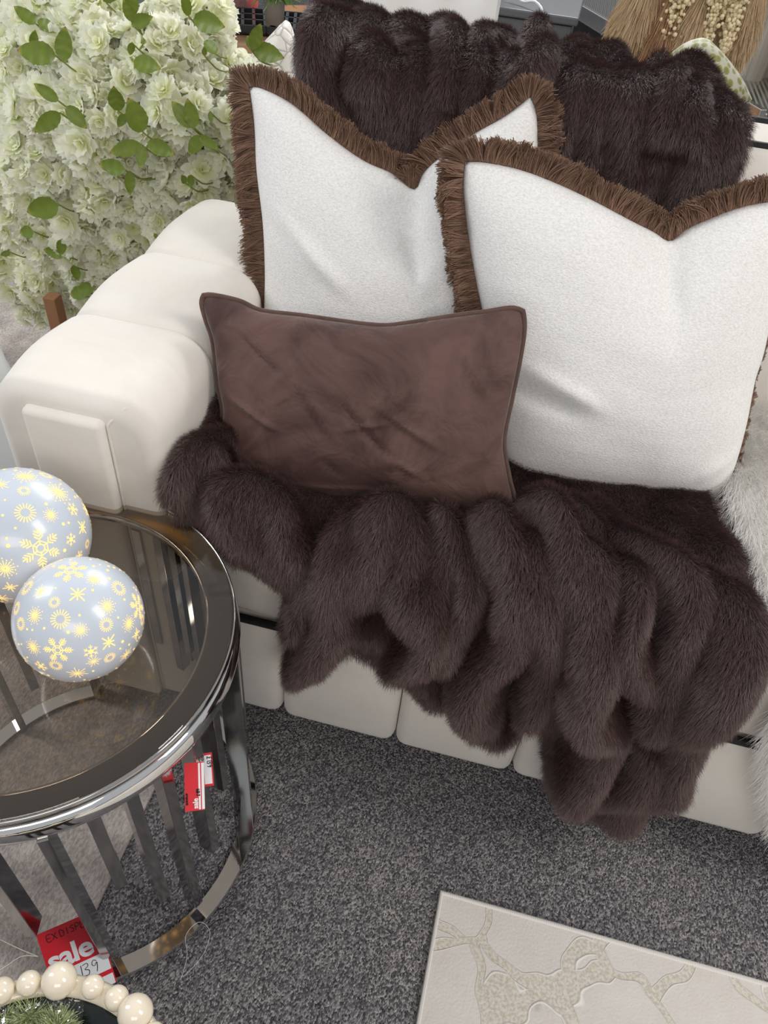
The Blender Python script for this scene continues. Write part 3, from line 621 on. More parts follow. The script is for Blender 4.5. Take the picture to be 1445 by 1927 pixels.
# ------------------------------------------------------------------ handwriting and tags
GL = {'E': [[(1, 1), (0, 1), (0, 0), (1, 0)], [(0, .5), (.8, .5)]], 'X': [[(0, 1), (1, 0)], [(1, 1), (0, 0)]], 'D': [[(0, 0), (0, 1), (.7, .85), (.9, .5), (.7, .1), (0, 0)]], 'I': [[(.5, 1), (.5, 0)]],
      'S': [[(.9, .9), (.4, 1), (.1, .75), (.8, .4), (.6, .05), (0, .1)]], 'P': [[(0, 0), (.1, 1), (.8, .95), (.8, .55), (.1, .5)]], 'L': [[(.1, 1), (0, 0), (.8, 0)]], 'A': [[(0, 0), (.5, 1), (.9, 0)], [(.2, .4), (.7, .4)]],
      'Y': [[(0, 1), (.45, .5)], [(.9, 1), (.2, 0)]], '1': [[(.5, 1), (.4, 0)]], '3': [[(.1, .95), (.7, 1), (.8, .75), (.3, .55), (.8, .35), (.6, 0), (0, .05)]], '9': [[(.8, .85), (.4, 1), (.1, .7), (.4, .5), (.8, .75), (.7, .3), (.5, -.05)]],
      '£': [[(.85, .85), (.5, 1), (.3, .7), (.4, .3), (0, 0), (.9, 0)], [(.1, .5), (.7, .5)]], ' ': []}
def writing(text, o, ax, ay, h, mat, parent, nrm, r=.0005):
    mb = MB(); x = 0
    for ch in text:
        wd = h*.62
        for st in GL[ch]:
            P3 = [o+ax*(x+p[0]*wd*.9)+ay*(p[1]*h)+nrm*.0005 for p in st]
            mb.tube(interp(P3, max(4, 5*len(P3))) if len(P3) > 2 else P3, r, 5)
        x += wd*(.55 if ch == '1' or ch == ' ' else 1.12)
    mb.build('handwriting', mat, parent)
def label_text(s, o, ax, ay, nrm, size, mat, parent, off=.0):
    cu = bpy.data.curves.new('sale_lettering', 'FONT'); cu.body = s; cu.size = size; cu.extrude = .0002; cu.offset = off; cu.resolution_u = 4; cu.space_character = .95
    ob = bpy.data.objects.new('sale_lettering', cu); C.objects.link(ob); cu.materials.append(mat)
    bpy.context.view_layer.update(); me = bpy.data.meshes.new_from_object(ob.evaluated_get(bpy.context.evaluated_depsgraph_get())); bpy.data.objects.remove(ob)
    me.name = 'sale_lettering'; ob = bpy.data.objects.new('sale_lettering', me); C.objects.link(ob)
    if not me.materials: me.materials.append(mat)
    ob.parent = parent; pl = np.array(parent.location); q = o+nrm*.0006-pl
    Mx = Matrix((tuple(ax), tuple(ay), tuple(nrm))).transposed().to_4x4(); Mx.translation = Vector(q); ob.matrix_local = Mx
def price_tag_or_reflection(label, tl, tr, bl, split=.56, text=True):
    tl, tr, bl = map(np.array, (tl, tr, bl)); ax = _nrm(tr-tl); ay = _nrm(tl-bl); ay = _nrm(ay-ax*(ay@ax)); nr = np.cross(ax, ay); W = np.linalg.norm(tr-tl); Hh = np.linalg.norm(tl-bl)
    th = thing('price_tag_or_reflection', label, 'tag', tuple((tl+tr+bl)/3))
    R3 = Matrix((tuple(ax), tuple(ay), tuple(nr))).transposed()
    cen = lambda u, v: tl+ax*W*u-ay*Hh*v
    MB().box(cen(.5, .5), (W, Hh, .0006), R3).build('card', M['red'], th, False)
    c1 = cen(.5, (split+.80)/2)+nr*.0004; MB().box(c1, (W*.96, Hh*(.80-split), .0003), R3).build('price_panel', M['white'], th, False)
    c2 = cen(.5, .93)+nr*.0004; MB().box(c2, (W*.96, Hh*.14, .0003), R3).build('price_panel', M['white'], th, False)
    if text:
        label_text('sale', cen(.04, split-.05), ax, ay, nr, Hh*.36, M['white'], th, Hh*.010)
        writing('EX DISPLAY', cen(.14, .145), ax, ay, Hh*.085, M['ink'], th, nr, .0005)
        writing('£139', cen(.30, .75), ax, ay, Hh*.15, M['ink'], th, nr, .0006)
    return th
# ------------------------------------------------------------------ first sale tag, leaning by the table leg
za = .12
tl = at(68, 1760, z=.14); tr = at(178, 1712, z=.14); bl = at(128, 1890, z=.05)
price_tag_or_reflection('red sale tag marked 139 leaning against the chrome table leg by the beaded bowl', tl, tr, bl)
s1 = MB().tube(interp([at(72, 1800, z=.12), at(40, 1787, z=.13), at(0, 1768, z=.14), at(-40, 1750, z=.15)], 20), .0006, 5); s1.tube(interp([at(72, 1800, z=.12), at(40, 1800, z=.12), at(0, 1825, z=.1), at(-40, 1840, z=.1)], 20), .0006, 5)
tag(s1.build('tag_string', M['string']), 'thin white string looped from the red sale tag beside the bowl', 'string')
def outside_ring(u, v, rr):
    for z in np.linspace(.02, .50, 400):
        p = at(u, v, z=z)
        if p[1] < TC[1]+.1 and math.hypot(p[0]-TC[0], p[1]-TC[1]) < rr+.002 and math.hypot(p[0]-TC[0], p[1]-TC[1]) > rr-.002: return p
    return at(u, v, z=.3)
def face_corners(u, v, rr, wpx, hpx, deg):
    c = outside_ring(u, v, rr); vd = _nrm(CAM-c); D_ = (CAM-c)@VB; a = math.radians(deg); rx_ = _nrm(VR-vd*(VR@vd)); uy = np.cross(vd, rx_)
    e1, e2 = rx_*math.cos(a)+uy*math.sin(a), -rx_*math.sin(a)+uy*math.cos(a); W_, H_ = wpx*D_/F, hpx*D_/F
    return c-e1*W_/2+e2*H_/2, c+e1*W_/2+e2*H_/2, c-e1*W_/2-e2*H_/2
tag_reflection = price_tag_or_reflection('reflection of a red sale tag in the chrome slats of the side table, built as a card', *face_corners(366, 1480, .275, 86, 36, 96), split=.70)  # mirror image of a sale tag in the slats, modelled as a solid card
tl, tr, bl = face_corners(391, 1448, .268, 19, 60, 8)
card_reflection = thing('price_tag_or_reflection', 'narrow reflection of a white price card with red border in the chrome slats, built as a card', 'tag', tuple(tl))  # reflected price card, put in as geometry in front of the slats
ax = _nrm(tr-tl); ay = _nrm(tl-bl); ay = _nrm(ay-ax*(ay@ax)); nr = np.cross(ax, ay); R3 = Matrix((tuple(ax), tuple(ay), tuple(nr))).transposed(); W = np.linalg.norm(tr-tl); Hh = np.linalg.norm(tl-bl); cc = tl+ax*W/2-ay*Hh/2
MB().box(cc, (W, Hh, .0006), R3).build('card', M['red'], card_reflection, False); MB().box(cc+nr*.0004, (W*.72, Hh*.86, .0004), R3).build('price_panel', M['white'], card_reflection, False)
writing('£139', cc-ax*W*.0+ay*Hh*.38+nr*.0003, -ay, ax, W*.45, M['ink'], card_reflection, nr, .0005)
nl = MB().tube(interp([at(340, 1845, z=.014), at(352, 1800, z=.03), at(350, 1760, z=.06), at(375, 1735, z=.06), at(395, 1755, z=.03), at(380, 1800, z=.014), at(345, 1838, z=.014)], 40), .0004, 5)
tag(nl.build('nylon_thread', M['nylon']), 'clear nylon tag loop caught on the chrome base ring of the table', 'thread')
# ------------------------------------------------------------------ beaded bowl
BC = np.array([-.269, .018]); BZ = .45; BR = .1433
bw = thing('beaded_bowl', 'round dark bowl with a cream rim of ceramic beads', 'bowl', (BC[0], BC[1], .37))
MB().lathe([(.0, -.073), (.07, -.073), (.11, -.05), (.132, -.01), (.134, -.004), (.127, -.004), (.104, -.045), (.066, -.066), (0, -.066)], (BC[0], BC[1], BZ), 96).build('bowl_body', M['darkbowl'], bw)
MB().lathe([(.130, -.006), (.136, -.012), (.149, -.012), (.153, -.006), (.149, .000), (.136, .000)], (BC[0], BC[1], BZ), 96, closed_prof=True).build('rim', M['ceramic'], bw)
angs = [math.degrees(math.atan2(y-BC[1], x-BC[0])) for x, y in ((-.350, .135), (-.329, .149), (-.301, .158), (-.267, .16), (-.240, .157), (-.216, .151))]
rads = [.0125, .0118, .0172, .0112, .0118, .0172]
seq = list(zip(angs, rads)); a = angs[0]+11; k = 0
pat = [.0118, .0172, .0118, .0118]
a = angs[-1]-11
while a > angs[0]-360+10: seq.append((a, pat[k % 4])); k += 1; a -= 12.2
for q, r in seq:
    a = math.radians(q); MB().sphere((BC[0]+BR*math.cos(a), BC[1]+BR*math.sin(a), BZ+r*.35), r, 28).build('bead', M['ceramic'], bw)
st = thing('stool', 'dark round stool standing under the beaded bowl', 'stool', (BC[0], BC[1], 0))
MB().lathe([(0, .35), (.09, .35), (.095, .356), (.095, .37), (.09, .376), (0, .376)], (BC[0], BC[1], 0), 48).build('stool_top', simple('dark_wood', srgb(40, 34, 30), .5), st)
for k in range(4):
    q = PI/4+k*PI/2; MB().tube([(BC[0]+.06*math.cos(q), BC[1]+.06*math.sin(q), .355), (BC[0]+.085*math.cos(q), BC[1]+.085*math.sin(q), 0)], .009, 10).build('leg', bpy.data.materials['dark_wood'], st)
# spiky green balls in a clear bag
M['spike'] = m_fur('pale_green_spikes', srgb(150, 165, 105), srgb(210, 218, 165), .6, .3)
for i, (u, v, lab) in enumerate([(55, 1915, 'pale green spiky ball in the clear bag, the one nearest the beaded rim'), (8, 1925, 'pale green spiky ball in the clear bag at the picture corner'), (108, 1935, 'smallest pale green spiky ball low in the clear bag')]):
    c = at(u, v, z=.432); th = thing('spiky_ball', lab, 'decoration', tuple(c)); MB().sphere(c, .010, 16).build('core', simple('green_core', srgb(150, 165, 95), .8), th)
    d = rng.normal(size=(900, 3)); d /= np.linalg.norm(d, axis=1)[:, None]; hair('spikes', c+d*.009, d, rng.normal(size=d.shape)*.12, .016*rng.uniform(.8, 1.1, 900), M['spike'], th, .0005, .00012, 4)
# crumpled clear bag
t = NT('clear_plastic'); tr_ = t.new('ShaderNodeBsdfTransparent'); tr_.inputs[0].default_value = (.93, .95, .96, 1); g = t.new('ShaderNodeBsdfGlossy'); g.inputs['Roughness'].default_value = .12
f = t.new('ShaderNodeFresnel'); f.inputs[0].default_value = 1.55; mx = t.new('ShaderNodeMixShader'); n_ = t.noise(t.coords(), 60, 3); bp = t.new('ShaderNodeBump'); bp.inputs['Strength'].default_value = 1; bp.inputs['Distance'].default_value = .01
t.link(n_.outputs[0], bp.inputs['Height']); t.link(bp.outputs[0], g.inputs['Normal']); t.link(bp.outputs[0], f.inputs['Normal']); t.link(f.outputs[0], mx.inputs[0]); t.link(tr_.outputs[0], mx.inputs[1]); t.link(g.outputs[0], mx.inputs[2]); t.link(mx.outputs[0], t.out.inputs[0]); M['clear'] = t.m
def sheet(corners, n, amp, seed, z=None):
    a, b_, c, d = [np.array(q) for q in corners]; u = np.linspace(0, 1, n)[:, None, None]; v = np.linspace(0, 1, n)[None, :, None]
    Pp = a*(1-u)*(1-v)+b_*u*(1-v)+c*u*v+d*(1-u)*v
    nz = vnoise(Pp.reshape(-1, 3), 70, seed, 3)[:, 0].reshape(n, n); Pp[..., 2] += amp*nz
    V = Pp.reshape(-1, 3); Fc = [(i*n+j, (i+1)*n+j, (i+1)*n+j+1, i*n+j+1) for i in range(n-1) for j in range(n-1)]; return V, Fc
V, Fc = sheet([at(-40, 1900, z=.452), at(158, 1876, z=.448), at(150, 1990, z=.44), at(-60, 2000, z=.45)], 40, .005, 5)
bg = thing('plastic_bag', 'clear crinkled plastic bag of spiky balls inside the beaded bowl', 'bag', tuple(V[0]))
mesh('top_sheet', V, Fc, M['clear'], bg); 
V, Fc = sheet([at(-40, 1900, z=.432), at(158, 1876, z=.440), at(150, 1990, z=.41), at(-60, 2000, z=.41)], 30, .003, 7); mesh('bottom_sheet', V, Fc, M['clear'], bg)
# ------------------------------------------------------------------ flowers
def m_petal():
    t = NT('white_petal'); at_ = t.new('ShaderNodeAttribute', attribute_name='tone')
    col = t.ramp(at_.outputs['Fac'], [(0, srgb(208, 220, 105)), (.35, srgb(246, 249, 208)), (1, srgb(254, 254, 243))])
    d = t.new('ShaderNodeBsdfDiffuse'); tl_ = t.new('ShaderNodeBsdfTranslucent'); mx = t.new('ShaderNodeMixShader'); mx.inputs[0].default_value = .5
    t.link(col, d.inputs[0]); t.link(col, tl_.inputs[0]); t.link(d.outputs[0], mx.inputs[1]); t.link(tl_.outputs[0], mx.inputs[2]); t.link(mx.outputs[0], t.out.inputs[0]); return t.m
M['petal'] = m_petal()
def m_leaf():
    t = NT('green_leaf'); at_ = t.new('ShaderNodeAttribute', attribute_name='tone'); n = t.noise(t.coords(), 60, 3)
    mth = t.new('ShaderNodeMath', operation='ADD'); mul = t.new('ShaderNodeMath', operation='MULTIPLY'); mul.inputs[1].default_value = .35
    t.link(n.outputs[0], mul.inputs[0]); t.link(mul.outputs[0], mth.inputs[0]); t.link(at_.outputs['Fac'], mth.inputs[1])
    t.link(t.ramp(mth.outputs[0], [(.1, srgb(84, 104, 26)), (.5, srgb(120, 138, 38)), (1.0, srgb(150, 140, 55)), (1.15, srgb(140, 70, 45))]), t.b.inputs['Base Color']); t.set(Roughness=.45, Subsurface_Weight=0.0); return t.m
M['leaf'] = m_leaf()
M['stem'] = simple('green_stem', srgb(120, 130, 50), .6)
def blossom(rg, R, frame, c, V, Fc, tone):
    """ruffled double flower: three rings of notched petals"""
    X_, Y_, Z_ = frame
    for ringi, (n, ln, el) in enumerate(((8, 1.0, .02), (7, .80, .42), (5, .50, .85))):
        for k in range(n):
            a = 2*PI*(k+rg.uniform(-.2, .2))/n+ringi*.5; L = R*ln*rg.uniform(.85, 1.12); e = el+rg.uniform(-.18, .22); rad_ = X_*math.cos(a)+Y_*math.sin(a); tn = -X_*math.sin(a)+Y_*math.cos(a)
            W = L*rg.uniform(.27, .37); rows = 5; cols = 5; base = len(V); cup = rg.uniform(.1, .35); ph = rg.uniform(0, 6)
            for i in range(rows):
                f = i/(rows-1); wd = W*(math.sin(PI*min(.93, .12+f*.62))**.8)
                ang = e+(.5-f)*-.55*rg.uniform(.6, 1.2) if i else e
                for j in range(cols):
                    g = (j/(cols-1)-.5)*2; ff = f*(1-.12*abs(g)**2) + (.08*math.cos(g*8+ph) if i == rows-1 else 0)
                    p = c+rad_*(L*ff*math.cos(ang))+Z_*(L*ff*math.sin(ang)+cup*L*.25*g*g*f+.05*L*math.sin(g*5+ph)*f)+tn*(wd*g)
                    V.append(p); tone.append(min(1, .05+f*1.15))
            for i in range(rows-1):
                for j in range(cols-1): q = base+i*cols+j; Fc.append((q, q+1, q+cols+1, q+cols))
def cluster_mesh(seed, R):
    rg = random.Random(seed); V = []; Fc = []; tone = []
    n = 12
    for k in range(n):
        z = 1-(k+.5)/n*1.25; a = k*2.399963+rg.uniform(-.3, .3); s = math.sqrt(max(0, 1-z*z)); d = _nrm(np.array([s*math.cos(a), s*math.sin(a), z])+np.array([rg.uniform(-.12, .12) for _ in range(3)]))
        u = _nrm(np.cross(d, [.31, .52, .8])); w = np.cross(d, u)
        blossom(rg, R*.50*rg.uniform(.85, 1.15), (u, w, d), d*R*rg.uniform(.45, .85), V, Fc, tone)
    me = bpy.data.meshes.new('blossom_cluster'); me.from_pydata([tuple(v) for v in V], [], Fc)
    me.attributes.new('tone', 'FLOAT', 'POINT').data.foreach_set('value', tone); me.materials.append(M['petal']); me.polygons.foreach_set('use_smooth', [True]*len(me.polygons)); return me
fl = thing('blossom_arrangement', 'huge artificial arrangement of white green blossoms with leafy twigs behind the sofa arm', 'flowers', (-1.1, 1.75, 0))
cms = [cluster_mesh(s, .075) for s in range(6)]
poly = np.array([(-90, -60), (60, -50), (215, 5), (300, 45), (395, 25), (430, 110), (480, 150), (555, 215), (545, 250), (480, 330), (450, 400), (330, 430), (270, 490), (200, 530), (140, 570), (60, 560), (0, 520), (-100, 480)], float)
cen = []; rg = random.Random(5); tries = 0
while len(cen) < 92 and tries < 9000:
    tries += 1; u = rg.uniform(-100, 560); v = rg.uniform(-60, 580)
    if not inside(np.array([[u]]), np.array([[v]]), poly)[0, 0]: continue
    ed_ = seg_dist(np.array([[u]]), np.array([[v]]), np.vstack([poly, poly[:1]]))[0, 0]
    if ed_ < 12: continue
    if any(math.hypot(u-a, v-b_) < 45 for a, b_ in cen): continue
    cen.append((u, v))
cen += [(100, 572), (145, 572), (180, 548), (235, 525), (285, 492), (330, 455), (395, 425), (60, 575)]
LOCF = np.array(fl.location)
def addpart(me, name, M4, parent):
    o = bpy.data.objects.new(name, me); C.objects.link(o); o.parent = parent; M4 = M4.copy(); M4.translation = M4.translation-Vector(parent.location); o.matrix_local = M4; return o
ccen = []
for i, (u, v) in enumerate(cen):
    e = ((u-230)/420)**2+((v-280)/360)**2
    y = 1.52+.28*min(1.3, e)+rg.uniform(-.03, .05)
    if v > 380: y += .02
    p = at(u, v, y=y)
    ccen.append(p)
    vd = _nrm(CAM-p); d = _nrm(vd+.55*(p-at(230, 300, y=1.85))/.6+np.array([0, 0, .15])); xx_ = _nrm(np.cross([0, 0, 1.], d)); yy_ = np.cross(d, xx_); a = rg.uniform(0, 6.28)
    x2 = xx_*math.cos(a)+yy_*math.sin(a); y2 = -xx_*math.sin(a)+yy_*math.cos(a); s = rg.uniform(.85, 1.1)
    M4 = Matrix((tuple(x2*s), tuple(y2*s), tuple(d*s))).transposed().to_4x4(); M4.translation = Vector(p); addpart(cms[i % 6], 'blossom_cluster', M4, fl)
mbS = MB(); root = np.array([-1.08, 1.80, .12])
for i, p in enumerate(ccen):
    q = p+np.array([0, .05, -.02]); mid = (q+root)/2+np.array([0, .05, .1]); pts = interp([root+np.array([rg.uniform(-.03, .03), 0, .1]), mid, q], 10); mbS.tube(pts, .0035, 6)
mbS.build('stem', M['stem'], fl)
LOW = np.array([-1.08, 1.82, 0])
MB().lathe([(0, .0), (.10, 0), (.14, .20), (.145, .22), (.13, .22), (.0, .20)], tuple(LOW), 32).build('planter', M['whitegloss'], fl)
pp = at(108, 605, z=.0); 
wp = MB().box((at(108, 600, y=1.62)[0], 1.62, .14), (.035, .035, .268), None, .002); tag(wp.build('wooden_post', M['wood'], None, False), 'short brown wooden post standing under the white blossoms behind the sofa arm', 'post')
def leaf_mesh(L, W, fold, curl, seed):
    rg = random.Random(seed); V = []; Fc = []; tone = []; nl, nw = 15, 5
    for i in range(nl):
        f = i/(nl-1); wd = W*math.sin(PI*f**.85)**.75*(1+.06*(i % 2)); z0 = curl*L*(f*f-f)*1.6-curl*L*f*f*.5
        for j in range(nw):
            g = (j-(nw-1)/2)/((nw-1)/2); V.append((L*f-abs(g)*wd*.12, wd*g, z0+fold*abs(g)*wd+.02*L*math.sin(i*1.7)*abs(g))); tone.append(.1+.25*(1-abs(g))*.3+(.95*max(0, f-.86)/.14))
    for i in range(nl-1):
        for j in range(nw-1): q = i*nw+j; Fc.append((q, q+nw, q+nw+1, q+1))
    me = bpy.data.meshes.new('leaf'); me.from_pydata(V, [], Fc); me.attributes.new('tone', 'FLOAT', 'POINT').data.foreach_set('value', tone); me.materials.append(M['leaf']); me.polygons.foreach_set('use_smooth', [True]*len(me.polygons)); return me
# base px, tip px
LV = [((68, 45), (25, 10)), ((72, 38), (106, 60)), ((62, 90), (66, 57)), ((105, 105), (30, 93)), ((118, 115), (122, 50)), ((110, 190), (63, 157)), ((113, 212), (64, 250)), ((125, 200), (163, 242)),
      ((248, 80), (245, 105)), ((252, 115), (301, 128)), ((268, 248), (243, 186)), ((266, 272), (205, 288)), ((278, 268), (327, 290)), ((270, 275), (262, 316)), ((236, 320), (183, 308)), ((243, 322), (246, 368)),
      ((362, 240), (323, 190)), ((366, 240), (352, 186)), ((378, 255), (355, 292)), ((375, 258), (410, 280)), ((355, 30), (345, -15)), ((365, 35), (420, 50)), ((248, 45), (285, 32)), ((247, 40), (232, 0)), ((245, 30), (250, -20)),
      ((470, 90), (465, 66)), ((474, 92), (490, 46)), ((478, 92), (532, 108)), ((385, 78), (410, 100)), ((385, 105), (384, 88)), ((110, 385), (48, 400)), ((64, 436), (35, 438)), ((122, 480), (80, 470)), ((118, 450), (112, 482)),
      ((138, 500), (148, 528)), ((150, 545), (178, 540)), ((160, 548), (130, 556)), ((222, 208), (214, 165)), ((360, 330), (358, 352)), ((20, 475), (0, 480)), ((290, 440), (300, 452)), ((235, 215), (222, 240)), ((350, 345), (342, 330)), ((200, 5), (215, -30)), ((395, 210), (398, 232))]
lvs = []
for i, (b0, t0) in enumerate(LV):
    u, v = b0; e = ((u-230)/420)**2+((v-280)/360)**2; y = 1.395+.28*min(1.3, e)
    if v > 380: y += .03
    A = at(*b0, y=y); B = at(*t0, y=y-.008+rg.uniform(-.02, .02)); L = np.linalg.norm(B-A); ax = (B-A)/L; vd = _nrm(CAM-A); nz = _nrm(vd-ax*(vd@ax)); nz = _nrm(nz+np.array([rg.uniform(-.3, .3) for _ in range(3)])); nz = _nrm(nz-ax*(nz@ax)); yv = np.cross(nz, ax)
    me = leaf_mesh(L, L*rg.uniform(.22, .30), .25, .12, i); M4 = Matrix((tuple(ax), tuple(yv), tuple(nz))).transposed().to_4x4(); M4.translation = Vector(A); addpart(me, 'leaf', M4, fl)
    lvs.append((A, y))
for A, y in lvs: MB().tube(interp([A, A+np.array([.005, .04, -.03]), A+np.array([.0, .10, -.05])], 6), .0016, 5).build('twig', M['stem'], fl)
# ------------------------------------------------------------------ white vase at the frame edge
vc = at(-28, 640, y=.95); vx = vc[0]
vs = thing('pedestal_vase', 'white glossy pedestal vase at the picture edge beyond the side table', 'vase', (vx-.03, .95, 0))
MB().lathe([(0, 0), (.13, 0), (.13, .03), (.12, .06), (.105, .28), (.09, .36), (.06, .47), (.045, .55), (.04, .60), (.045, .63), (.06, .66), (.068, .70), (.062, .73), (.045, .745), (0, .745)], (vx-.03, .95, 0), 64).build('vase_body', M['whitegloss'], vs)
# ------------------------------------------------------------------ background shop display
bgw = simple('white_leatherette', srgb(222, 220, 218), .45)
ch = thing('tufted_chair', 'pale buttoned velvet chair standing behind the sofa', 'chair', (-.42, 2.35, 0))
V = []; Fc = []; nx, nz_ = 60, 60
btn = [(x, z) for i, z in enumerate((.60, .72, .84, .96)) for x in (np.arange(-.60, -.2, .12)+(.06 if i % 2 else 0))]
for i in range(nx):
    for j in range(nz_):
        x = -.64+.41*i/(nx-1); z = .35+.68*j/(nz_-1); d = min(math.hypot(x-a, z-b_) for a, b_ in btn)
        V.append((x, 2.27+.12*(z-.35)-.02*(1-math.exp(-(d/.03)**2)), z))
Fc = [(i*nz_+j, (i+1)*nz_+j, (i+1)*nz_+j+1, i*nz_+j+1) for i in range(nx-1) for j in range(nz_-1)]
mesh('backrest', V, Fc, bgw, ch); MB().box((-.435, 2.36, .68), (.41, .06, .66), Matrix.Rotation(-.12, 3, 'X'), .015).build('back_shell', bgw, ch)
MB().box((-.435, 2.05+.02, .42), (.41, .42, .12), None, .03).build('seat', bgw, ch)
for sx in (-.60, -.27):
    for sy in (1.90, 2.30): MB().tube([(sx, sy, .37), (sx, sy, 0)], .016, 10).build('leg', M['chrome'], ch)
for x, z in btn: MB().sphere((x, 2.27+.12*(z-.35)-.003, z), .010, 12).build('button', bgw, ch)
grey = simple('grey_lacquer', srgb(84, 86, 90), .4)
ns = thing('nightstand', 'grey nightstand with a white cable behind the sofa', 'nightstand', (-.17, 2.95, 0))
MB().box((-.22, 3.15, .40), (.36, .40, .78), None, .006).build('body', grey, ns, False); MB().box((-.22, 3.15, .805), (.39, .43, .025), None, .006).build('top', grey, ns, False)
for z in (.25, .55): MB().box((-.22, 2.945, z), (.32, .012, .26), None, .003).build('drawer', grey, ns, False)
cb = MB().tube(interp([(-.27, 3.05, .86), (-.22, 3.0, .83), (-.17, 2.96, .84), (-.135, 2.93, .80), (-.13, 2.925, .65)], 24), .004, 6); tag(cb.build('power_cable', M['whitegloss']), 'white cable trailing over the grey nightstand', 'cable')
wl_ = thing('table_lamp', 'white lamp foot standing on the grey nightstand', 'lamp', (-.30, 3.15, .818)); MB().lathe([(0, 0), (.06, 0), (.055, .02), (.02, .05), (.03, .10), (.06, .18), (.03, .26), (0, .27)], (-.32, 3.12, .818), 32).build('lamp_foot', M['whitegloss'], wl_)
# mirrored console with chrome frame
t = NT('ribbed_mirror'); wv = t.new('ShaderNodeTexWave'); wv.inputs['Scale'].default_value = 22; wv.bands_direction = 'X'; t.link(t.coords(), wv.inputs['Vector'])
t.set(Base_Color=(.75, .78, .76, 1), Metallic=1.0, Roughness=.12); t.bump(wv.outputs[0], .8, .01); M['ribbed'] = t.m
cs = thing('mirrored_console', 'chrome console table with ribbed mirrored top behind the sofa', 'table', (.2, 3.6, 0))
A = at(1040, -10, z=.72); B = at(1225, 100, z=.72); Cc = at(1420, 40, z=.72)
e1 = _nrm((B-A)*[1, 1, 0]); e2 = np.array([-e1[1], e1[0], 0]); e2 = e2 if e2[0] > 0 else -e2; ctr = A+e1*.75*1.0+e2*.25; ang = math.atan2(e1[1], e1[0]); R3 = Matrix.Rotation(ang, 3, 'Z')
MB().box(ctr, (1.5, .5, .02), R3, .002).build('top', M['ribbed'], cs, False); MB().box(ctr-e2*.255, (1.52, .02, .05), R3, .002).build('frame', M['chrome'], cs, False)
for sa in (-.73, .1, .73):
    for sb in (-.24, .24): p = ctr+e1*sa+e2*sb; MB().box((p[0], p[1], .35), (.035, .035, .70), R3).build('leg', M['chrome'], cs, False)
# dark cabinet behind
MB_ = MB().box((.25, 5.2, .35), (1.6, .3, .7), None, .004); tag(MB_.build('dark_cabinet', simple('black_cabinet', srgb(24, 24, 28), .5), None, False), 'low black cabinet far behind the mirrored console', 'cabinet')
# pampas grass
M['pampas'] = m_fur('dried_pampas', srgb(176, 146, 108), srgb(222, 200, 166), .7, .2)
M['pampas_b'] = m_fur('brown_pampas', srgb(150, 112, 84), srgb(192, 156, 122), .7, .2)
M['ama'] = simple('cream_beads', srgb(222, 206, 168), .8)
def plume(a, b_, r, mat, n, label):
    a = np.array(a); b_ = np.array(b_); ax = _nrm(b_-a); th = thing('pampas_plume', label, 'dried grass', tuple(b_), 'dried plumes behind the sofa')
    MB().tube([a, b_], [.004, .001], 6).build('stem', M['wood'], th)
    f = rng.random(n)[:, None]; d = rng.normal(size=(n, 3)); d -= ax*(d@ax)[:, None]; d /= np.linalg.norm(d, axis=1)[:, None]
    dirs = ax*1.0+d*.45+rng.normal(size=(n, 3))*.12; dirs /= np.linalg.norm(dirs, axis=1)[:, None]
    hair('plume', a+(b_-a)*f+d*r*.3*np.sin(PI*f*.9+.2), dirs, ax*.4+np.array([0, 0, -.3])+d*.2, r*1.2*rng.uniform(.6, 1.1, n), mat, th, .0006, .0003, 5)
def hops(a, b_, r, label, seed):
    a = np.array(a); b_ = np.array(b_); rg = random.Random(seed); mb = MB()
    for k in range(420):
        f = rg.random(); q = a+(b_-a)*f+np.array([rg.gauss(0, 1) for _ in range(3)])*r*.5*(1-.5*f); mb.sphere(q, rg.uniform(.0035, .006), 6)
    mb.tube([a, b_], .003, 5); tag(mb.build('amaranth_strand', M['ama']), label, 'dried flowers')
yb = 2.30
plume(at(1245, -90, y=yb), at(1190, 48, y=yb), .055, M['pampas'], 11000, 'short pale plume of dried pampas hanging over the ribbed mirrored top')
plume(at(1290, -60, y=yb), at(1235, 100, y=yb-.02), .05, M['pampas_b'], 11000, 'brownish pampas plume hanging beside the strand of cream beads')
hops(at(1300, -60, y=yb-.04), at(1245, 100, y=yb-.04), .03, 'thick strand of dried cream seed beads nearest the brownish plume', 1)
plume(at(1350, -60, y=yb), at(1280, 95, y=yb-.02), .05, M['pampas'], 11000, 'pale pampas plume hanging just above the green spotted cushion')
hops(at(1360, -40, y=yb-.04), at(1328, 72, y=yb-.04), .028, 'short strand of dried cream seed beads above the green cushion', 2)
plume(at(1440, -80, y=yb), at(1385, 60, y=yb), .05, M['pampas'], 11000, 'golden pampas plume hanging in front of the beige curtain')
hops(at(1395, -20, y=yb-.05), at(1362, 98, y=yb-.05), .02, 'slim strand of dried cream seed beads beside the beige curtain', 3)
# tall vase carrying the plumes is out of frame; a rail carries them
rl = MB().tube([at(1100, -120, y=yb), at(1600, -120, y=yb)], .012, 10); 
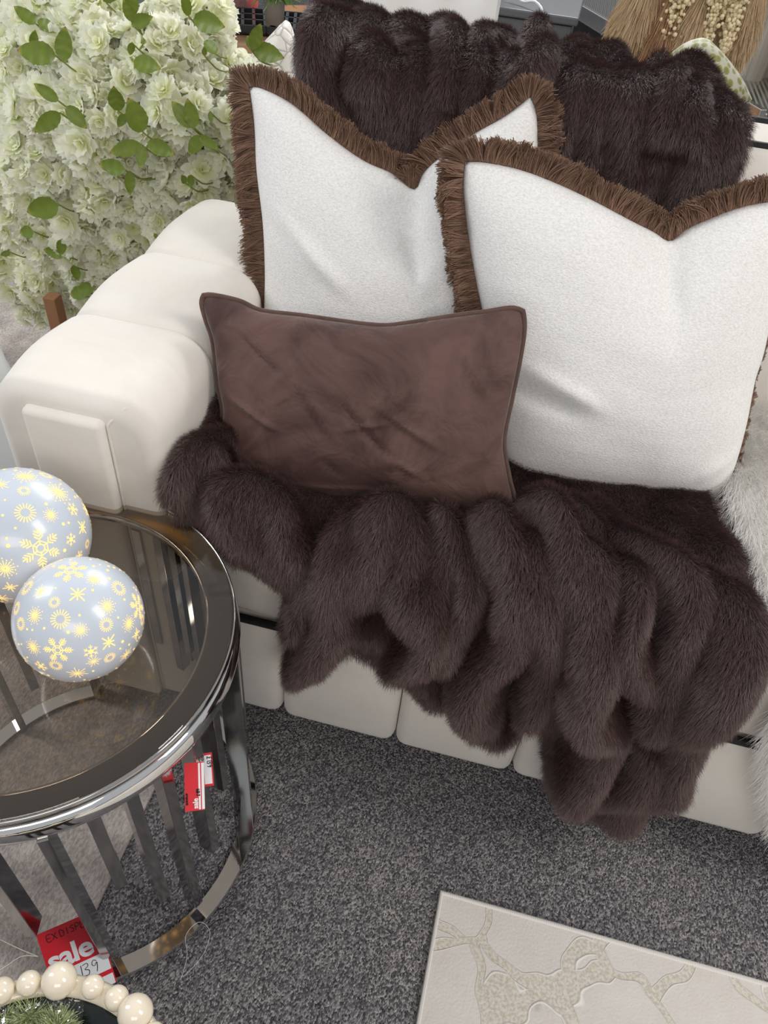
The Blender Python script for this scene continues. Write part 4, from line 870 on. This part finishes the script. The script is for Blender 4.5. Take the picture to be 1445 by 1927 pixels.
# green spotted cushion
t = NT('green_spotted'); v = t.new('ShaderNodeTexVoronoi'); v.inputs['Scale'].default_value = 58; v.inputs['Randomness'].default_value = .3; t.link(t.coords(), v.inputs['Vector'])
t.link(t.ramp(v.outputs['Distance'], [(0, srgb(104, 104, 40)), (.42, srgb(136, 134, 64)), (.50, srgb(178, 178, 158)), (1, srgb(186, 185, 170))]), t.b.inputs['Base Color']); t.set(Roughness=.6, Sheen_Weight=.3); M['green'] = t.m
G_edges = dict(top=[(1258, 150), (1275, 110), (1300, 82), (1330, 70)], right=[(1300, 230), (1350, 215), (1400, 205), (1416, 190)], left=[(1300, 230), (1270, 190), (1258, 150)], bottom=[(1300, 230), (1340, 220), (1380, 210)])
G_edges = dict(top=[(1262, 100), (1290, 80), (1318, 71), (1336, 75)], left=[(1230, 240), (1240, 180), (1262, 100)], bottom=[(1230, 240), (1300, 250), (1360, 225), (1417, 190)], right=[(1417, 190), (1395, 145), (1365, 105), (1336, 75)])
gc = at(1320, 180, y=1.78); pillow('spotted_cushion', 'olive green cushion with pale honeycomb spots behind the sofa back', tuple(gc), math.radians(10), math.radians(5), .055, G_edges, M['green'], seed=12, n=36)
tag(MB().box((.33, 1.84, .42), (.42, .24, .83), None, .02).build('plinth_stand', bgw, None), 'white plinth behind the sofa holding the green spotted cushion', 'stand')
# white fur on the back right
V, Fc = sheet([(.40, 1.46, .975), (1.1, 1.46, .975), (1.1, 1.66, .975), (.34, 1.66, .975)], 24, .006, 3)
fth = thing('fur_cushion', 'white fluffy cushion resting on the top of the sofa back', 'cushion', (.6, 1.6, .97))
mb = MB().sphere((.56, 1.64, 1.0), .2, 40, (1, .45, .32)); mb.build('cushion_cover', M['wfur_skin'], fth)
d = rng.normal(size=(16000, 3)); d /= np.linalg.norm(d, axis=1)[:, None]; sc = np.array([1, .45, .32]); nn = d/sc; nn /= np.linalg.norm(nn, axis=1)[:, None]
hair('fur_pile', np.array([.56, 1.64, 1.0])+d*sc*.2, nn, vnoise(d, 9, 2)*.5, .016*rng.uniform(.7, 1.1, 16000), M['wfur'], fth, .0003, .0001)
# curtain panels at the back right
t = NT('beige_slats'); n_ = t.noise(t.coords((14, 14, .6)), 3, 3); t.link(t.ramp(n_.outputs[0], [(.3, srgb(120, 112, 100)), (.7, srgb(186, 180, 168))]), t.b.inputs['Base Color']); t.set(Roughness=.35); M['curtain'] = t.m
cx0 = at(1400, 130, y=2.9)[0]
V = []; nn_ = 120
for i in range(nn_):
    x = cx0-.02+1.2*i/(nn_-1)
    for z in (0.0, 2.2): V.append((x, 2.9+.04*math.sin(x*55)+.01*math.sin(x*130), z))
tag(mesh('curtain', V, [(2*i, 2*i+2, 2*i+3, 2*i+1) for i in range(nn_-1)], M['curtain']), 'beige grey shiny curtain hanging far behind the green spotted cushion', 'curtain')
struct(MB().box((1.9, 4.1, 1.1), (2.6, .08, 2.2)).build('wall_right', simple('taupe_panel', srgb(112, 106, 104), .8), None, False))
# display table with boxes at the back left
card = NT('cardboard'); n_ = card.noise(card.coords(), 8, 3); card.link(card.ramp(n_.outputs[0], [(.3, srgb(150, 112, 82)), (.7, srgb(186, 148, 114))]), card.b.inputs['Base Color']); card.set(Roughness=.85); M['card'] = card.m
def placed_box(name, label, cat, u0, u1, v, z, dz, dy, mat, bev=.003):
    a = at(u0, v, z=z); b_ = at(u1, v, z=z); w_ = np.linalg.norm(b_-a); c = (a+b_)/2; q = math.atan2(b_[1]-a[1], b_[0]-a[0]); R3 = Matrix.Rotation(q, 3, 'Z'); nrm = np.array([-math.sin(q), math.cos(q), 0])
    c = c+nrm*dy/2-np.array([0, 0, dz/2]); o = MB().box(c, (w_, dy, dz), R3, bev).build(name, mat, None, False); return tag(o, label, cat) if label else o
placed_box('cardboard_box', 'brown cardboard box under the black trays behind the blossoms', 'box', 395, 548, 84, .55, .54, .5, M['card'])
placed_box('wooden_table', 'pale wooden display table behind the cardboard box', 'table', 555, 680, 52, .52, .52, .4, M['wood'])
placed_box('display_table', 'pale display table carrying the dark red cushions behind the blossoms', 'table', 235, 385, 42, .46, .46, .5, M['whitegloss'])
trm = simple('black_tray', srgb(40, 44, 46), .35)
for (u0, u1, v, lab) in ((392, 500, 58, 'black compartment tray on the cardboard box, the one nearer the blossoms'), (505, 585, 66, 'black compartment tray beside the white quilted pyramid cushion')):
    a = at(u0, v, z=.56); b_ = at(u1, v+6, z=.56); ax = _nrm(b_-a); w_ = np.linalg.norm(b_-a); ay = np.array([-ax[1], ax[0], 0]); dp = .28; q = math.atan2(ax[1], ax[0]); R3 = Matrix.Rotation(q, 3, 'Z')
    tr_t = thing('divider_tray', lab, 'tray', tuple(a)); c = a+ax*w_/2+ay*dp/2; MB().box(c, (w_, dp, .006), R3).build('tray_base', trm, tr_t, False); mb = MB()
    for k in range(6): p = a+ax*w_*k/5+ay*dp/2; mb.box((p[0], p[1], .575), (.012, dp, .024), R3)
    for k in range(4): p = a+ax*w_/2+ay*dp*k/3; mb.box((p[0], p[1], .575), (w_, .012, .024), R3)
    mb.build('divider', trm, tr_t, False)
# white pyramid cushion
t = NT('quilted_white'); v = t.new('ShaderNodeTexVoronoi'); v.feature = 'DISTANCE_TO_EDGE'; v.inputs['Scale'].default_value = 26; t.link(t.coords((1, 1, 1.4)), v.inputs['Vector'])
t.link(t.ramp(v.outputs['Distance'], [(0, srgb(190, 180, 172)), (.06, srgb(238, 234, 230))]), t.b.inputs['Base Color']); t.set(Roughness=.6); t.bump(t.ramp(v.outputs['Distance'], [(0, (0, 0, 0, 1)), (.12, (1, 1, 1, 1))]), .6, .004); M['quilt'] = t.m
ap = at(535, 40, y=1.98); P_edges = dict(left=[(430, 200), (452, 135), (490, 88), (530, 45)], top=[(530, 45), (537, 38), (545, 42)], right=[(600, 210), (578, 150), (560, 95), (545, 42)], bottom=[(430, 200), (520, 220), (600, 210)])
pillow('quilted_cushion', 'white quilted cushion with a pointed top behind the blossoms', tuple(at(525, 150, y=1.95)), math.radians(5), 0, .06, P_edges, M['quilt'], seed=14, n=36)
tag(MB().box((-.80, 1.98, .36), (.28, .26, .72), None, .01).build('pouffe', bgw, None), 'white pouffe behind the sofa under the pointed quilted cushion', 'pouffe')
# maroon patterned cushions
def m_mar():
    t = NT('maroon_pattern'); v = t.new('ShaderNodeTexVoronoi'); v.inputs['Scale'].default_value = 45; v.distance = 'MANHATTAN'; t.link(t.coords(), v.inputs['Vector'])
    w = t.new('ShaderNodeTexWave'); w.inputs['Scale'].default_value = 2.2; t.link(t.coords(), w.inputs['Vector'])
    a = t.ramp(v.outputs['Distance'], [(.2, srgb(70, 40, 42)), (.5, srgb(140, 100, 96))]); b_ = t.ramp(w.outputs[0], [(.86, (0, 0, 0, 1)), (.9, (1, 1, 1, 1))]); m = t.new('ShaderNodeMix', data_type='RGBA')
    t.link(b_, m.inputs[0]); t.link(a, m.inputs[6]); m.inputs[7].default_value = srgb(196, 90, 96); t.link(m.outputs[2], t.b.inputs['Base Color']); t.set(Roughness=.8); return t.m
M['mar'] = m_mar()
for (u0, u1, vb, lab) in ((275, 345, 32, 'dark red cushion with pink patterns, the first one behind the blossoms'), (362, 418, 38, 'maroon woven cushion with a pink stripe between two similar ones'), (418, 486, 40, 'maroon woven cushion with a pink stripe beside the potted plant')):
    yq = 3.55; e = dict(left=[(u0+6, vb), (u0, vb-40), (u0+4, vb-90)], right=[(u1-6, vb), (u1, vb-40), (u1-4, vb-90)], bottom=[(u0+6, vb), ((u0+u1)/2, vb+6), (u1-6, vb)], top=[(u0+4, vb-90), ((u0+u1)/2, vb-92), (u1-4, vb-90)])
    pillow('patterned_cushion', lab, tuple(at((u0+u1)/2, vb, y=yq)), .15, 0, .06, e, M['mar'], seed=u0, n=28)
# rope, pot plant
rp = MB().tube([at(330, -20, y=3.95), at(330, -20, y=3.95)*[1, 1, 0]], .022, 10); tag(rp.build('rope_post', simple('rope', srgb(196, 178, 140), .9)), 'pale rope wrapped post between the dark red and maroon cushions', 'post')
pc = at(517, 44, z=.60); pp_ = thing('potted_plant', 'small green potted plant in a grey pot behind the trays', 'plant', tuple(pc))
MB().lathe([(0, 0), (.042, 0), (.048, .11), (.050, .115), (.044, .115), (.04, .1), (0, .1)], tuple(pc), 24).build('pot', simple('grey_pot', srgb(140, 134, 128), .7), pp_); pp_.scale = (.85, .85, .85)
d = rng.normal(size=(1400, 3)); d[:, 2] = np.abs(d[:, 2])*.7; d /= np.linalg.norm(d, axis=1)[:, None]
hair('foliage', pc+np.array([0, 0, .11])+d*.01, d, rng.normal(size=d.shape)*.25, .10*rng.uniform(.5, 1.1, 1400), m_fur('herb_green', srgb(70, 120, 40), srgb(140, 180, 80), .6, .2), pp_, .0022, .0010, 5)
# green plastic wrapped bundle
t = NT('green_wrap'); n_ = t.noise(t.coords(), 16, 4, .7); t.link(t.ramp(n_.outputs[0], [(.35, srgb(40, 58, 48)), (.75, srgb(110, 128, 112))]), t.b.inputs['Base Color']); t.set(Roughness=.15, Coat_Weight=1.0); t.bump(n_.outputs[0], 1.0, .03); M['wrap'] = t.m
gq = at(195, 15, y=2.9); 
V = []; 
mb = MB().sphere((0, 0, 0), 1, 36, (.30, .20, .13)); mb.V = [tuple(np.array(v)*(1+.12*math.sin(v[0]*23+v[2]*31)+.06*math.sin(v[1]*41))+gq) for v in mb.V]; tag(mb.build('wrapped_bundle', M['wrap']), 'dark green bundle in shiny plastic wrap beyond the blossoms', 'bundle')
tag(MB().box((gq[0], gq[1]+.1, (gq[2]-.12)/2), (.7, .45, gq[2]-.12), None, .01).build('display_cube', simple('pale_display', srgb(190, 186, 182), .6), None, False), 'pale display block carrying the green plastic bundle', 'stand')
sk = at(280, 55, y=2.5); tag(MB().lathe([(0, -sk[2]), (.05, -sk[2]), (.07, -.1), (.06, .0), (.02, .03), (0, .03)], tuple(sk), 32).build('ceramic_jar', simple('taupe_jar', srgb(176, 164, 156), .4)), 'taupe ceramic jar just behind the blossoms', 'jar')
# far chairs and wall
struct(mesh('wall_back', [(-5, 8.6, 0), (5, 8.6, 0), (5, 8.6, 2.6), (-5, 8.6, 2.6)], [(0, 1, 2, 3)], simple('shop_wall', srgb(205, 202, 200), .9), None, False))
# ------------------------------------------------------------------ light
wd = bpy.data.worlds.new('shop_air'); bpy.context.scene.world = wd; wd.use_nodes = True; nt = wd.node_tree; bgN = nt.nodes['Background']
bgN.inputs[0].default_value = (.92, .96, 1.0, 1); bgN.inputs[1].default_value = .45
def area(name, loc, target, sx, sy, power, col):
    l = bpy.data.lights.new(name, 'AREA'); l.shape = 'RECTANGLE'; l.size = sx; l.size_y = sy; l.energy = power; l.color = col
    o = bpy.data.objects.new(name, l); C.objects.link(o); o.location = loc; o.rotation_euler = (Vector(target)-Vector(loc)).to_track_quat('-Z', 'Y').to_euler(); return o
area('ceiling_or_fill_light', (.2, 4.6, 3.1), (-.2, 1.0, .4), 2.4, .8, 122, (1, .98, .95))
area('ceiling_or_fill_light', (-3.1, .7, 2.7), (-.5, .9, .3), .9, 1.6, 40, (.97, .98, 1))
area('ceiling_or_fill_light', (2.4, .4, 2.9), (.2, .9, .3), .8, 1.6, 40, (1, .94, .88))
area('ceiling_or_fill_light', (.6, -1.6, 2.3), (.2, .8, .3), 1.8, .8, 21, (1, .91, .84))  # added warm fill from the front, not a ceiling fixture
sc = bpy.context.scene
sc.view_settings.view_transform = 'Standard'; sc.view_settings.look = 'None'; sc.view_settings.exposure = .1; sc.view_settings.gamma = 1
sc.cycles.max_bounces = 8; sc.cycles.transparent_max_bounces = 16; sc.cycles.caustics_reflective = False; sc.cycles.caustics_refractive = False
try: sc.cycles.use_denoising = True
except Exception: pass
sc.cycles_curves.shape = 'RIBBONS'

GROUPS = {'fringed_cushion': 'white fringed cushions on the sofa', 'snowflake_globe': 'snowflake ball lights on the glass table', 'price_tag_or_reflection': 'tags on the chrome side table', 'spiky_ball': 'spiky balls in the bag',
          'amaranth_strand': 'dried bead strands behind the sofa', 'patterned_cushion': 'dark red cushions on the display', 'divider_tray': 'black trays on the display'}
for o in list(C.objects):
    g = GROUPS.get(o.name.split('.')[0])
    if g and o.parent is None and 'label' in o: o['group'] = g
